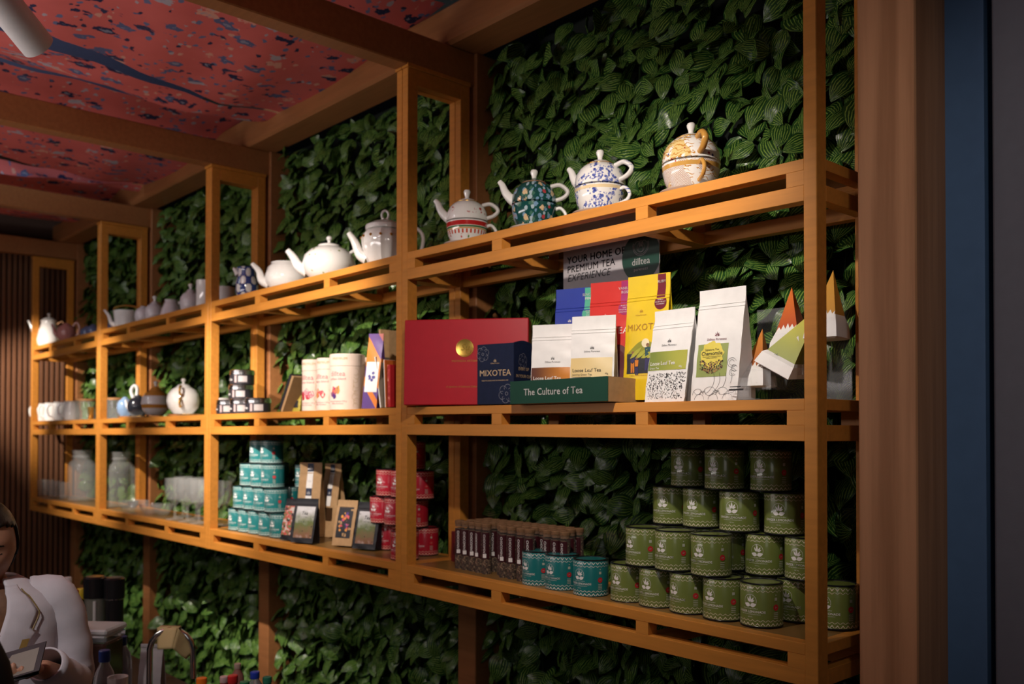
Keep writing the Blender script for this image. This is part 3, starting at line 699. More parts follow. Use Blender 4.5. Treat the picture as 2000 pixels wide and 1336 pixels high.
# pouches standing in the tray
zt_ = S2 + .0045 + .006
def tray_pouch(label, px, Y, top, w, rz, film, d=.06, lean=0):
    q = ony(px, 780, Y); loc = (q[0], Y, zt_); h = hgt(px, top, Y, zt_) ; T, p = pouch_thing(label, loc, rz, w, h, d, film, lean, group=GP); return T, p, h
T, p, h = tray_pouch('white pouch with brown and orange label in the green tray', 1080, .036, 634, .122, .50, WPOUCH, .045); brand(T, p, .50 * h, .007, x0=.004)
loose_leaf(T, p, .22 * h, .44 * h, grad('orange_label', (.10, .03, .015), (.62, .22, .02)), 'Oolong Tea')
T, p, h = tray_pouch('white pouch with cream label in the green tray', 1160, .040, 617, .126, .42, WPOUCH, .05); brand(T, p, .565 * h, .007)
loose_leaf(T, p, .27 * h, .50 * h, grad('cream_label', (.74, .55, .24), (.82, .66, .36)), 'Jasmine Green Tea', INK)
def mixo(label, px, Y, top, w, rz, film, bl, btxt, bsub, body=True, ink=WHITEINK):
    T, p, h = tray_pouch(label, px, Y, top, w, rz, film, .055); f = p.fn(.0008); bx = w * .31; mb = MB()
    rect2d(mb, bx - .0125, bx + .0125, h * .80, h * .995, f, 4, 6); disc2d(mb, .0185, p.fn(.0009), bx, h * .765); obj('badge', mb, bl, T, smooth=None)
    f2 = p.fn(.0016); mb = MB()
    for k, t in enumerate(btxt): put_text(mb, t, .0105, f2, bx, h * .925 - .011 * k, bold=.01)
    for k, t in enumerate(bsub): put_text(mb, t, .0042, f2, bx, h * .785 - .006 * k)
    obj('badge_lettering', mb, WHITEINK, T, smooth=None)
    mb = MB(); emblem(mb, .010, f2, -w * .12, h * .70); put_text(mb, 'Dilltea Pureness', .0055, f2, -w * .12, h * .675); put_text(mb, 'MIXOTEA', .0255, f2, -.002, h * .555, bold=-.004, space=1.08); obj('lettering', mb, ink, T, smooth=None)
    return T, p, h
BL = mat('blue_film', (.025, .05, .33), .38, bump=.15, bscale=40); RD = mat('red_film', (.62, .035, .028), .35, bump=.12, bscale=40); YL = mat('yellow_film', (.80, .56, .02), .35, bump=.08, bscale=40)
mixo('blue pouch with mint green badge behind the white pouches', 1126, .108, 563, .132, .30, BL, mat('mint_badge', (.08, .42, .28), .5), ['SENCHA', 'MINT'], ['SENCHA', 'MINT', 'ROSE'])
T, p, h = mixo('red pouch with magenta badge behind the white pouches', 1196, .112, 550, .132, .30, RD, mat('magenta_badge', (.36, .012, .13), .5), ['VANILLA', 'ROSE'], ['BLACK TEA', 'ROSE', 'FORGET-ME-NOT', 'VANILLA FLAVOUR'])
f = p.fn(.0012); mb = MB(); rect2d(mb, .0, .055, .06 * h, .38 * h, f, 6, 6); disc2d(mb, .028, f, .027, .38 * h); obj('illustration', mb, mat('dark_maroon_print', (.10, .012, .02), .5), T, smooth=None)
T, p, h = mixo('bright yellow pouch with farm illustration behind the tray', 1268, .112, 537, .134, .10, YL, mat('ruby_badge', (.16, .004, .02), .5), ['RUBY'], ['ROSELLA', 'FORGET-ME-NOT', 'STRAWBERRY'], ink=mat('gold_ink', (.45, .22, .03), .5))
f = p.fn(.0011); L = MB(); rect2d(L, -.056, .056, .21 * h, .37 * h, f, 8, 5, 0); hill = [(-.056, .37 * h)] + [(-.056 + .112 * k / 12, .37 * h + .034 * math.sin(PI * k / 12)) for k in range(13)] + [(.056, .37 * h)]
L.grid(lambda u, v: f(-.056 + .112 * u, .37 * h + .034 * math.sin(PI * u) * v), 13, 5, mi=1); ILL = obj('illustration', L, [mat('ill_dark', (.03, .032, .04), .5), mat('ill_olive', (.30, .30, .03), .5)], T, smooth=None)
f = p.fn(.0016); mb = MB(); disc2d(mb, .012, f, .004, .45 * h, mi=0)
for k in range(5): P_ = leafpoly(.05 - .004 * k, .006, .9 + .12 * k, 4); mb.add([f(-.045 + a + .018 * k, .33 * h + b) for a, b in P_], [tuple(range(len(P_)))], 1)
def fig(x, z, s, top, leg):
    mb.add([f(x + a * s, z + b * s) for a, b in ((-.006, .0), (.006, 0), (.0075, .022), (-.0075, .022))], [(0, 1, 2, 3)], top)
    mb.add([f(x + a * s, z + b * s) for a, b in ((-.006, -.028), (-.001, -.028), (0, -.004), (.001, -.028), (.006, -.028), (.006, 0), (-.006, 0))], [(0, 1, 2, 6), (2, 3, 4, 5)], leg); disc2d(mb, .0042 * s, f, x, z + .0265 * s, 10, 4)
fig(.012, .335 * h, 1.25, 2, 3); fig(-.036, .30 * h, 1.0, 3, 5); fig(-.022, .265 * h, .8, 5, 3)
obj('figures', mb, [mat('ill_sun', (.85, .75, .5), .5), mat('ill_grass', (.42, .42, .05), .5), mat('ill_teal', (.03, .09, .10), .5), mat('ill_indigo', (.04, .035, .12), .5), mat('ill_skin', (.25, .12, .06), .5), mat('ill_orange', (.7, .22, .02), .5)], ILL, smooth=None)
mb = MB(); put_text(mb, 'ROSELLA, FORGET-ME-NOT & STRAWBERRY TEA', .0042, p.fn(.0014), 0, .19 * h); obj('caption', mb, mat('gold_ink', (.4, .2, .03), .5), T, smooth=None)

# ---- red gift box, standing diagonally, left corner over the shelf front
A = np.array([-2.452, -.055]); ang = math.radians(38); bw, bh, bt = .415, .283, .085
zb_ = S2 + .0075 + .0035
T = thing('gift_box', 'large red rigid gift box with round gold seal', 'box', (A[0], A[1], zb_), rot=(math.radians(-2.2), 0, ang))
REDB = mat('red_box_paper', (.46, .009, .022), .42, bump=.05, bscale=300)
obj('lid', MB().box(0, bw, 0, bt * .6, 0.001, bh, .0025), REDB, T); obj('base', MB().box(.002, bw - .002, bt * .6, bt, 0.001, bh - .002, .002), REDB, T)
sx_, sz_ = .205, .187
mb = MB().lathe([(.029, 0), (.0295, .001), (.0285, .0016), (.0275, .0012), (0, .0012)], 40); mb.mapv(lambda x, y, z: (sx_ + x, -z, sz_ + y))
S = obj('gold_seal', mb, GOLD, T); mb = MB(); put_text(mb, 'Su', .03, flat(-.0016), sx_, sz_ - .008, shear=.3, bold=-.01); ring2d(mb, .026, .0012, flat(-.0018), sx_, sz_); ring2d(mb, .008, .001, flat(-.0016), sx_ + .012, sz_ - .012, 14); obj('seal_relief', mb, mat('gold_dark', (.35, .2, .03), .4, .8), S, smooth=None)
mb = MB(); put_text(mb, 'INDONESIA ARTISAN TEA', .0085, flat(-.0004), sx_ + .01, sz_ - .045, space=1.1); put_text(mb, 'A signature of Indonesia Culture & Heritage', .0082, flat(-.0004), sx_ + .012, .058, shear=.15); obj('lettering', mb, GOLD, T, smooth=None)
# ---- navy box
Bx = ony(1003, 790, .03); T = thing('carton_box', 'navy blue carton with pale flower outlines beside red gift box', 'box', (Bx[0], .03, S2 + .0075), math.radians(14))
NAVY = mat('navy_card', (.008, .014, .042), .6, spec=.2, var=.12, vscale=60); w1, w2, hb = .135, .115, hgt(1003, 669, .03, S2 + .0075)
obj('carton', MB().box(-w1, 0, 0, w2, 0, hb, .0012), NAVY, T)
mb = MB(); lid = [(0, hb)] + [(w2 * k / 10, hb + .010 * math.sin(PI * k / 10)) for k in range(1, 10)] + [(w2, hb)]
mb.plate([(x, z) for x, z in lid], -.0008, .0008); obj('lid_flap', mb, NAVY, T, rot=(0, 0, PI / 2), loc=(-.001, 0, 0))
LINE = mat('pale_line_print', (.30, .31, .36), .5)
def flower(mb, x0, z0, s, fn):
    for k in range(6):
        a = k * PI / 3 + .3; ring2d(mb, s * .42, s * .025, fn, x0 + s * .55 * math.cos(a), z0 + s * .55 * math.sin(a), 20, a - 2.1, a + 2.1)
    ring2d(mb, s * .18, s * .03, fn, x0, z0, 12)
mb = MB(); fl = flat(-.0006); flower(mb, -w1 + .022, hb - .03, .024, fl); flower(mb, -.025, .032, .03, fl)
rt_ = lambda x, z: (.0006, x, z); flower(mb, .05, hb * .72, .024, rt_); obj('flower_print', mb, LINE, T, smooth=None)
mb = MB(); put_text(mb, 'MIXOTEA', .0265, fl, -w1 / 2, hb * .47, bold=-.004, space=1.02); put_text(mb, 'DARE TO SHARE A MIX OF WONDERFUL TEA', .0048, fl, -w1 / 2, hb * .385); emblem(mb, .010, fl, -w1 / 2, hb * .70); put_text(mb, 'Dilltea Pureness', .005, fl, -w1 / 2, hb * .67)
for k, t in enumerate(['EVERY SIP', 'IN YOUR CUP', 'is', 'TEANTASTIC']): put_text(mb, t, .0135, rt_, .055, hb * .56 - k * .022)
obj('lettering', mb, mat('tan_foil', (.55, .38, .2), .4), T, smooth=None)

# ---- sign behind the pouches
a_ = ony(1100, 500, .215); b_ = ony(1287, 470, .215); T = thing('sign_board', 'grey sign board with black circle logo behind the tea pouches', 'sign', (a_[0], .215, S2 + .012))
sw = .378; sh = Z1 - .0145 - S2 - .012; T.location.x = -1.981
obj('board', MB().box(0, sw, 0, .004, 0, sh, .001), mat('sign_grey', (.52, .49, .51), .45), T)
fl = flat(-.0006); f2 = flat(-.0012); top = sh
mb = MB(); put_text(mb, 'YOUR HOME OF', .0305, fl, .018, .432, align='LEFT', bold=.018, space=1.05); put_text(mb, 'PREMIUM TEA', .0305, fl, .018, .404, align='LEFT', bold=.004, space=1.05); put_text(mb, 'EXPERIENCE', .0305, fl, .018, .377, align='LEFT', bold=-.004, shear=.25, space=1.05); obj('lettering', mb, INK, T, smooth=None)
mb = MB(); cx_ = .312; disc2d(mb, .071, fl, cx_, .414, 40); mb.v = [(min(x, sw), y, min(z, top)) for x, y, z in mb.v]; C_ = obj('logo_disc', mb, mat('sign_green_black', (.012, .055, .038), .45), T, smooth=None)
mb = MB(); put_text(mb, 'dilltea', .028, f2, cx_, .392, bold=-.004); put_text(mb, 'pureness', .013, f2, cx_, .375, space=1.1); top = .473
for R, zz in ((.030, -.026), (.026, -.026)): ring2d(mb, R, .0012, f2, cx_, top + zz, 30, PI * .9, PI * 2.1)
for k in (-1, 0, 1): ring2d(mb, .009, .001, f2, cx_ + .012 * k, top - .022, 12, 0, PI)
ring2d(mb, .014, .001, f2, cx_, top - .032, 20); ring2d(mb, .009, .001, f2, cx_, top - .036, 16); emblem(mb, .014, f2, cx_, top - .03)
obj('logo_lettering', mb, mat('logo_grey', (.45, .43, .43), .5), C_, smooth=None)

# ---- acrylic display with pyramid packs
st_y = .215; a_ = ony(1440, 760, st_y); T = thing('acrylic_stand', 'clear acrylic display panel carrying pyramid tea packs', 'display stand', (-1.12, st_y, S2 + .0005))
obj('back_panel', MB().box(-.17, .085, 0, .004, 0, .235, .001), ACRYL, T)
obj('foot', MB().box(-.17, .085, -.10, .03, 0, .003, .001), ACRYL, T)
def holder(px, py, Y, wd):
    q = ony(px, py, Y); x = q[0] + 1.12; z = q[2] - S2; y = Y - st_y
    mb = MB().box(x - wd / 2, x + wd / 2, y, y + .002, z, z + .05).box(x - wd / 2, x + wd / 2, y + .002, -y * 0 + .0, z, z + .002).box(x - wd / 2, x - wd / 2 + .002, y + .002, 0, z + .002, z + .045).box(x + wd / 2 - .002, x + wd / 2, y + .002, 0, z + .002, z + .045)
    obj('holder', mb, ACRYL, T, smooth=25)
holder(1480, 762, .10, .07); holder(1536, 734, .13, .085)
q = ony(1437, 785, .02); T2 = thing('price_holder', 'small clear acrylic price block in front of the tall pouch', 'price holder', (q[0], .03, S2 + .0005), -.15)
obj('block', MB().plate([(-.036, 0), (.036, 0), (.036, .05), (-.036, .055)], -.004, .004), ACRYL, T2); obj('foot', MB().box(-.036, .036, .004, .035, 0, .003), ACRYL, T2)
mb = MB(); rect2d(mb, -.025, .02, .022, .026, flat(-.0046), 3, 2); rect2d(mb, -.022, .012, .030, .032, flat(-.0046), 3, 2); obj('print', mb, INK, T2)
def pyramid(label, px, py, Y, w, h, cols, rz=0, ry=0, text='Leaf Tea', k=.34):
    q = ony(px, py, Y); T = thing('pyramid_pack', label, 'tea pack', (q[0], Y, q[2]), rot=(0, ry, rz), group='pyramid tea packs on the acrylic stand')
    b = w / 2; ap = (0, b * .55, h); kz = k * h
    def lv(z): s = 1 - z / h; return [(-b * s, ap[1] - (b + ap[1]) * s * 1.0, z), (b * s, ap[1] - (b + ap[1]) * s, z), (b * .75 * s, ap[1] + b * .5 * s, z), (-b * .75 * s, ap[1] + b * .5 * s, z)]
    lo = [(x * .8, y * .8, 0) for x, y, z in lv(0)]; lo2 = lv(0.02 * h); m_ = [(x * 1.02, y * 1.02, z + .06 * h) for x, y, z in lv(.12 * h)]; c_ = lv(kz)
    V = lo + lo2 + m_ + c_; F = [(3, 2, 1, 0)] + [(4 * j + i, 4 * j + (i + 1) % 4, 4 * j + 4 + (i + 1) % 4, 4 * j + 4 + i) for j in range(3) for i in range(4)]
    obj('lower_film', MB().add(V, F), WPOUCH if len(cols) < 3 else cols[2], T, smooth=20)
    V = c_ + [ap]; obj('upper_film', MB().add(V, [(i, (i + 1) % 4, 4) for i in range(4)]), grad('pyr_' + cols[0] if isinstance(cols[0], str) else 'p', cols[1][0], cols[1][1], 2, .03, h * .9), T, smooth=20)
    fr = lambda x, z: (x, ap[1] - (b + ap[1]) * (1 - z / h) - .0012, z)
    if len(cols) < 3:
        mb = MB(); n_ = 9
        zig = [(-b * .62 + b * 1.24 * i / n_, kz + (.10 * h if i % 2 else .015 * h) * (1 - abs(i / n_ - .5))) for i in range(n_ + 1)]
        mb.add([fr(x, z) for x, z in zig] + [fr(x, kz - .01) for x, z in zig], [(i, i + 1, n_ + 2 + i, n_ + 1 + i)[::-1] for i in range(n_)]); obj('leaf_edge_print', mb, WHITEINK, T, smooth=None)
    mb = MB(); put_text(mb, text, .010, fr, .0, .12 * h, bold=.005); emblem(mb, .012, fr, -.012, .18 * h); put_text(mb, '20g', .006, fr, .018, .07 * h); obj('lettering', mb, INK, T, smooth=None)
pyramid('orange and white pyramid pack low in the acrylic stand', 1480, 757, .125, .078, .145, ('orange', ((.30, .07, .015), (.62, .22, .03))))
pyramid('lime green pyramid pack leaning right with grey lower half', 1527, 727, .14, .105, .175, ('lime', ((.24, .28, .02), (.60, .56, .02)), WPOUCH), ry=.50, text='Dilltea Pureness', k=.22)
pyramid('orange pyramid pack half hidden behind the lime green one', 1549, 690, .165, .085, .165, ('deep_orange', ((.45, .06, .015), (.68, .16, .02))), ry=-.1)
pyramid('gold topped white pyramid pack right of the right post', 1618, 664, .155, .085, .165, ('gold', ((.55, .25, .02), (.62, .30, .03))), ry=.0)
# ------------------------------------------------------------------ teapots
def floral(name, spec, rough=.12):
    """porcelain with printed bands; spec(g, obj_coord, sep)->colour"""
    g = NG(name, rough=rough, coat=.5, spec=.6); ob = g.tc.outputs['Object']; g.color(spec(g, ob, g.sep(ob))); return g.m
def _cyl(g, ob):  # wrap coordinate around the z axis
    s = g.sep(ob); a = g.math('ARCTAN2', s[1], s[0]); c = g.new('ShaderNodeCombineXYZ'); g.L.new(g.math('MULTIPLY', a, .07), c.inputs[0]); g.L.new(s[2], c.inputs[1]); return c.outputs[0]
WH = (.80, .78, .75)
def sp_red(g, ob, s):
    v = _cyl(g, ob); vo = g.vor(v, 75); cc = g.sep(vo.outputs['Color']); z = s[2]
    band = g.math('MULTIPLY', g.step(z, .056, .0575), g.step(z, .072, .0705)); bandg = g.math('MULTIPLY', g.step(z, .049, .0505), g.step(z, .056, .0545)); bando = g.math('MULTIPLY', g.step(z, .044, .0455), g.step(z, .0495, .048))
    c = g.mix(band, WH, (.48, .02, .02)); c = g.mix(bando, c, (.62, .32, .08)); c = g.mix(bandg, c, (.05, .16, .05))
    sca = g.math('MULTIPLY', g.math('MULTIPLY', g.step(z, .030, .032), g.step(z, .0445, .043)), g.step(g.math('SINE', g.math('MULTIPLY', g.sep(v)[0], 420)), .1, .3)); c = g.mix(sca, c, (.55, .07, .03))
    fl = g.math('MULTIPLY', g.math('MULTIPLY', g.step(vo.outputs['Distance'], .42, .30), g.step(cc[0], .55, .6)), g.math('MULTIPLY', g.step(z, .006, .009), g.step(z, .030, .027)))
    return g.mix(fl, c, g.ramp(cc[1], [(0, (.5, .03, .02)), (.5, (.12, .22, .05)), (.8, (.7, .3, .05))], True))
def sp_redpot(g, ob, s):
    v = _cyl(g, ob); n = g.noise(v, 90, 3); nd = g.noise(v, 22, 1); m = g.math('MULTIPLY', g.step(n, .52, .56), g.step(nd, .53, .60)); m = g.math('MULTIPLY', m, g.math('MULTIPLY', g.step(s[2], .018, .024), g.step(s[2], .062, .056)))
    return g.mix(m, WH, (.45, .03, .03))
def sp_dark(g, ob, s):
    v = _cyl(g, ob); vo = g.vor(v, 40); vb = g.vor(v, 66); cc = g.sep(vo.outputs['Color']); cb = g.sep(vb.outputs['Color']); n = g.noise(v, 140, 3)
    d = g.math('ADD', vo.outputs['Distance'], g.math('MULTIPLY', g.math('SUBTRACT', n, .5), .5)); d2 = g.math('ADD', vb.outputs['Distance'], g.math('MULTIPLY', g.math('SUBTRACT', n, .5), .5))
    c = g.mix(g.math('MULTIPLY', g.step(d2, .52, .44), g.step(cb[0], .28, .3)), (.008, .06, .055), g.ramp(cb[1], [(0, (.16, .28, .42)), (.4, (.05, .14, .10)), (.6, (.35, .45, .5)), (.85, (.4, .05, .06))], True))
    c = g.mix(g.math('MULTIPLY', g.step(d, .42, .37), g.step(cc[0], .48, .5)), c, g.ramp(cc[1], [(0, (.62, .45, .26)), (.45, (.20, .32, .46)), (.7, (.66, .5, .34)), (.9, (.45, .08, .07))], True))
    return g.mix(g.math('MULTIPLY', g.step(d, .16, .12), g.step(cc[0], .48, .5)), c, (.6, .25, .06))
def sp_blue(g, ob, s):
    v = _cyl(g, ob); n = g.noise(v, 105, 4, .7); nd = g.noise(v, 21, 2); vo = g.vor(v, 110)
    m = g.math('MULTIPLY', g.step(n, .44, .49), g.step(nd, .46, .50)); m = g.math('MULTIPLY', m, g.step(vo.outputs['Distance'], .62, .5))
    return g.mix(m, WH, g.mix(g.step(n, .55, .65), (.10, .14, .42), (.015, .025, .20)))
def sp_bluecup(g, ob, s):
    c = sp_blue(g, ob, s); z = s[2]; return g.mix(g.math('MULTIPLY', g.step(z, .062, .0635), g.step(z, .072, .0705)), c, (.74, .58, .34))
def sp_gold(g, ob, s):
    v = _cyl(g, ob); z = s[2]; wv = g.new('ShaderNodeTexWave', wave_type='RINGS'); wv.inputs['Scale'].default_value = 30; wv.inputs['Distortion'].default_value = 9; wv.inputs['Detail'].default_value = 2; wv.inputs['Detail Scale'].default_value = 2; g.L.new(v, wv.inputs['Vector'])
    n = g.noise(v, 17, 2); vo = g.vor(v, 85); cc = g.sep(vo.outputs['Color'])
    reg = g.step(n, .53, .56); c = g.mix(reg, WH, (.70, .52, .22)); c = g.mix(g.math('MULTIPLY', g.step(wv.outputs['Fac'], .82, .88), g.step(n, .44, .47)), c, (.50, .24, .05))
    return g.mix(g.math('MULTIPLY', g.step(vo.outputs['Distance'], .34, .26), g.step(cc[0], .78, .8)), c, g.ramp(cc[1], [(0, (.35, .03, .05)), (.5, (.05, .07, .25)), (.8, (.12, .2, .05))], True))
def sp_goldcup(g, ob, s):
    c = sp_gold(g, ob, s); v = _cyl(g, ob); z = s[2]; ch = g.new('ShaderNodeTexChecker'); ch.inputs['Scale'].default_value = 420; g.L.new(v, ch.inputs['Vector'])
    n = g.noise(v, 15, 1); c = g.mix(g.math('MULTIPLY', g.step(n, .5, .52), .9), c, g.mix(ch.outputs['Fac'], WH, (.36, .20, .16)))
    return g.mix(g.math('MULTIPLY', g.step(z, .058, .059), g.step(z, .070, .069)), c, (.55, .30, .07))
def sp_roses(g, ob, s):
    v = _cyl(g, ob); vo = g.vor(v, 24); vb = g.vor(v, 48); n = g.noise(v, 80, 2); cc = g.sep(vo.outputs['Color']); cb = g.sep(vb.outputs['Color'])
    c = g.mix(g.math('MULTIPLY', g.step(g.math('ADD', vb.outputs['Distance'], g.math('MULTIPLY', n, .5)), .5, .42), g.step(cb[0], .6, .62)), WH, (.30, .33, .12))
    return g.mix(g.math('MULTIPLY', g.step(g.math('ADD', vo.outputs['Distance'], g.math('MULTIPLY', n, .4)), .44, .38), g.step(cc[0], .62, .64)), c, (.66, .33, .12))
def sp_check(g, ob, s):
    v = _cyl(g, ob); ch = g.new('ShaderNodeTexChecker'); ch.inputs['Scale'].default_value = 27; g.L.new(v, ch.inputs['Vector']); vo = g.vor(v, 27, rand=0)
    c = g.mix(ch.outputs['Fac'], WH, (.04, .07, .25)); return g.mix(g.math('MULTIPLY', g.math('SUBTRACT', 1, ch.outputs['Fac']), g.step(vo.outputs['Distance'], .22, .18)), c, (.03, .05, .12))
RED_P, RED_C = floral('porcelain_red_figure', sp_redpot), floral('porcelain_red_band', sp_red)
DARK_F = floral('porcelain_dark_roses', sp_dark); BLUE_P, BLUE_C = floral('porcelain_blue_flowers', sp_blue), floral('porcelain_blue_band', sp_bluecup)
GOLD_P, GOLD_C = floral('porcelain_gold_scroll', sp_gold), floral('porcelain_gold_check', sp_goldcup); ROSE_P = floral('porcelain_roses', sp_roses); CHECK_P = floral('porcelain_check', sp_check)
def cdir(a): return math.cos(a), math.sin(a)
def loop_handle(mb, r0, z0, r1, z1, out, rad, n=18, flat=1):
    pts = spline([(r0, 0, z0), (r0 + out * .55, 0, z0 + .004), (r0 + out, 0, (z0 * .62 + z1 * .38)), (r0 + out * .75, 0, z1 * .8 + z0 * .2), (r1, 0, z1)], n); return mb.tube(pts, rad, 10, flat=flat)
def tea_for_one(sn, loc, ha, pm, cm, saucer, hm, lw, S=1.0, rim=GOLDTRIM, lidm=None):
    """three things: saucer, cup, pot. ha = world angle of the handle"""
    x, y, z = loc; z = z + zo(x); G = 'stacked tea sets on the top shelf'; zc = z + .0005
    if saucer:
        T = thing('saucer', 'white saucer under the ' + sn, 'saucer', (x, y, z + .0005), ha, G)
        obj('dish', MB().lathe([(0, 0), (.038, 0), (.04, .002), (.074 * S, .010), (.076 * S, .0118), (.073 * S, .0125), (.04, .006), (0, .0055)], 48), PORC, T); zc = z + .0068
    T = thing('teacup', 'teacup at the base of the ' + sn, 'cup', (x, y, zc), ha, G)
    obj('bowl', MB().lathe([(0, .002), (.040, 0), (.043, .002), (.052 * S, .012), (.062 * S, .032), (.067 * S, .055), (.069 * S, .0745), (.0675 * S, .0745), (.065 * S, .055), (.05, .012), (0, .010)], 56), cm, T)
    mb = MB(); loop_handle(mb, .062 * S, .062, .058 * S, .022, .034 * S, .0052); obj('handle', mb, hm, T)
    T = thing('teapot', lw, 'teapot', (x, y, zc + .0755), ha, G); R = .0685 * S
    obj('body', MB().lathe([(0, .0), (.060 * S, 0), (R, .004), (R * 1.0, .012), (R * .97, .030), (R * .86, .048), (R * .70, .060), (R * .52, .068), (R * .46, .069)], 56), pm, T)
    obj('gold_rim', MB().lathe([(R * .52, .0675), (R * .53, .0695), (R * .47, .0708), (R * .46, .069)], 40), rim, T)
    L = obj('lid', MB().lathe([(R * .47, .0695), (R * .40, .0745), (R * .25, .079), (.008, .0815), (.0065, .084)], 40), lidm or pm, T)
    obj('knob', MB().lathe([(.0065, .083), (.0075, .090), (.0105, .098), (.0115, .104), (.009, .109), (0, .111)], 24), PORC, L)
    mb = MB(); mb.tube(spline([(-R * .80, 0, .012), (-R * 1.08, 0, .026), (-R * 1.30, 0, .046), (-R * 1.42, 0, .066), (-R * 1.56, 0, .078)], 14), [.018 - .0105 * (i / 13) ** .8 for i in range(14)], 14); obj('spout', mb, PORC, T)
    mb = MB(); loop_handle(mb, R * .74, .057, R * .93, .014, .052 * S, .0068, flat=1.25); obj('handle', mb, hm, T)
ZT = Z1
def X1(px, Y): return float(ony(px, 450, Y)[0])
tea_for_one('red banded tea set', (X1(912, .10), .10, ZT), .75, RED_P, RED_C, True, PORC, 'white teapot with red and green banded cup, fourth stacked set from right', lidm=PORC)
tea_for_one('dark green rose tea set', (X1(1043, .10), .10, ZT), .72, DARK_F, DARK_F, True, PORC, 'dark green teapot covered in roses on matching cup', rim=mat('brown_rim', (.25, .12, .05), .3))
tea_for_one('blue flower tea set', (X1(1172, .10), .10, ZT), .10, BLUE_P, BLUE_C, True, BLUE_P, 'white teapot with blue flowers on matching cup', S=1.05)
tea_for_one('gold scrollwork tea set', (X1(1350, .10), .10, ZT), -.62, GOLD_P, GOLD_C, True, mat('gold_handle', (.55, .28, .06), .25, coat=.4), 'white and gold scrollwork teapot on matching cup, rightmost', S=1.08)
# --- other teapots
def teapot(label, px, Y, H, R, ha, m, prof, spout, handle, lid=None, knob=None, z=None, cat='teapot', rib=0, ribn=0, trim=None, hr=.007, group=None, hm=None):
    """prof: [(r,z)] in units of R,H ; spout/handle: point lists (x in R, z in H)"""
    zz = ZT if z is None else z; x = float(ony(px, 500 if z is None else 800, Y)[0])
    T = thing('teapot' if cat == 'teapot' else cat, label, cat, (x, Y, zz + zo(x) + .0006), ha, group)
    obj('body', MB().lathe([(r * R, q * H) for r, q in prof], 48, rib=rib, ribn=ribn), m, T)
    if spout: n = 14; mb = MB(); mb.tube(spline([(-a * R, 0, b * H) for a, b in spout[0]], n), [spout[1] * R + (spout[2] - spout[1]) * R * (i / (n - 1)) for i in range(n)], 12); obj('spout', mb, hm or (PORC if m is not None and not m.name.startswith('col_') else m), T)
    if handle: mb = MB(); mb.tube(spline([(a * R, 0, b * H) for a, b in handle], 18), hr, 10); obj('handle', mb, hm or (trim if trim else (PORC if not m.name.startswith('col_') else m)), T)
    if lid:
        L = obj('lid', MB().lathe([(r * R, q * H) for r, q in lid], 40), trim if trim and knob == 'trim' else (m if m.name.startswith('col_') else PORC if m is PORC else m), T)
        if knob == 'ring': obj('knob', MB().tube([(.013 * math.cos(a), .0, lid[-1][1] * H + .017 + .017 * math.sin(a)) for a in np.linspace(-PI / 2, 1.5 * PI, 20)], .0045, 8), PORC, L)
        elif knob: zk = lid[-1][1] * H; obj('knob', MB().lathe([(.007, zk - .002), (.007, zk + .008), (.012, zk + .014), (.012, zk + .021), (.007, zk + .026), (0, zk + .027)], 20), PORC if not m.name.startswith('col_') else m, L)
    return T
GU = 'white teapots on the top shelf'
ROUND = [(0, .02), (.5, .0), (.62, .03), (.9, .22), (1, .45), (.93, .68), (.72, .84), (.45, .93), (.43, .92)]
SP = ([(.8, .28), (1.15, .42), (1.35, .66), (1.58, .86)], .24, .11); HD = [(.80, .78), (1.15, .90), (1.5, .72), (1.42, .40), (.95, .28)]
T = teapot('white fluted teapot with gold beads half behind the central post', 752, .12, .150, .090, .78, PORC, [(0, .02), (.55, 0), (.62, .03), (.80, .22), (.97, .55), (1.0, .74), (.90, .86), (.80, .92), (.66, .97), (.6, .97)], ([(.75, .25), (1.05, .36), (1.28, .68), (1.52, .90)], .26, .11), [(.80, .82), (1.2, 1.02), (1.58, .8), (1.45, .38), (.88, .2)], [(.80, .95), (.82, 1.02), (.80, 1.06), (.6, 1.13), (.3, 1.2), (.05, 1.22)], 'ring', rib=-.06, ribn=14, group=GU)
for k in range(14):
    a = 2 * PI * (k + .5) / 14; obj('gold_bead', MB().lathe([(0, -.006), (.004, -.004), (.006, 0), (.004, .004), (0, .006)], 8), GOLDTRIM, T, loc=(.0875 * math.cos(a), .0875 * math.sin(a), .112))
teapot('round white teapot with orange flowers and gold knob', 643, .12, .150, .108, .80, ROSE_P, ROUND, SP, HD, [(.44, .93), (.40, .99), (.2, 1.04), (.06, 1.06)], 'k', trim=None, group=GU, hm=None)
teapot('plain white teapot without a lid beside the checked jug', 560, .12, .125, .092, .86, PORC, [(0, .02), (.6, 0), (.7, .03), (.97, .30), (1, .5), (.88, .82), (.74, .92), (.70, .96), (.72, 1.0), (.66, 1.0), (.64, .9), (.8, .6), (0, .1)], ([(.8, .28), (1.15, .40), (1.30, .72), (1.62, .98)], .26, .10), [(.9, .7), (1.25, .8), (1.45, .5), (1.2, .25), (.9, .25)], group=GU)
teapot('blue and white checked jug on the top shelf', 483, .12, .155, .052, 1.0, CHECK_P, [(0, .02), (.7, 0), (.78, .03), (.98, .3), (1, .5), (.8, .8), (.78, .9), (.9, 1.0), (.84, 1.0), (.72, .9), (.9, .5), (0, .1)], ([(.75, .8), (.95, .9), (1.2, .99)], .35, .12), None, cat='jug')
teapot('white mug in shade right of the second post', 438, .15, .105, .052, 1.0, mat('mug_white', (.7, .68, .66), .2), [(0, .02), (.95, 0), (1, .03), (1, 1), (.93, 1), (.93, .05), (0, .05)], None, None, cat='mug')
GL3 = 'pale porcelain on the goblet bay top shelf'; PLIL = mat('pale_lilac_porcelain', (.62, .58, .60), .15, coat=.4)
CYL = [(0, .02), (.92, 0), (1, .04), (1, 1), (.93, 1), (.93, .06), (0, .06)]
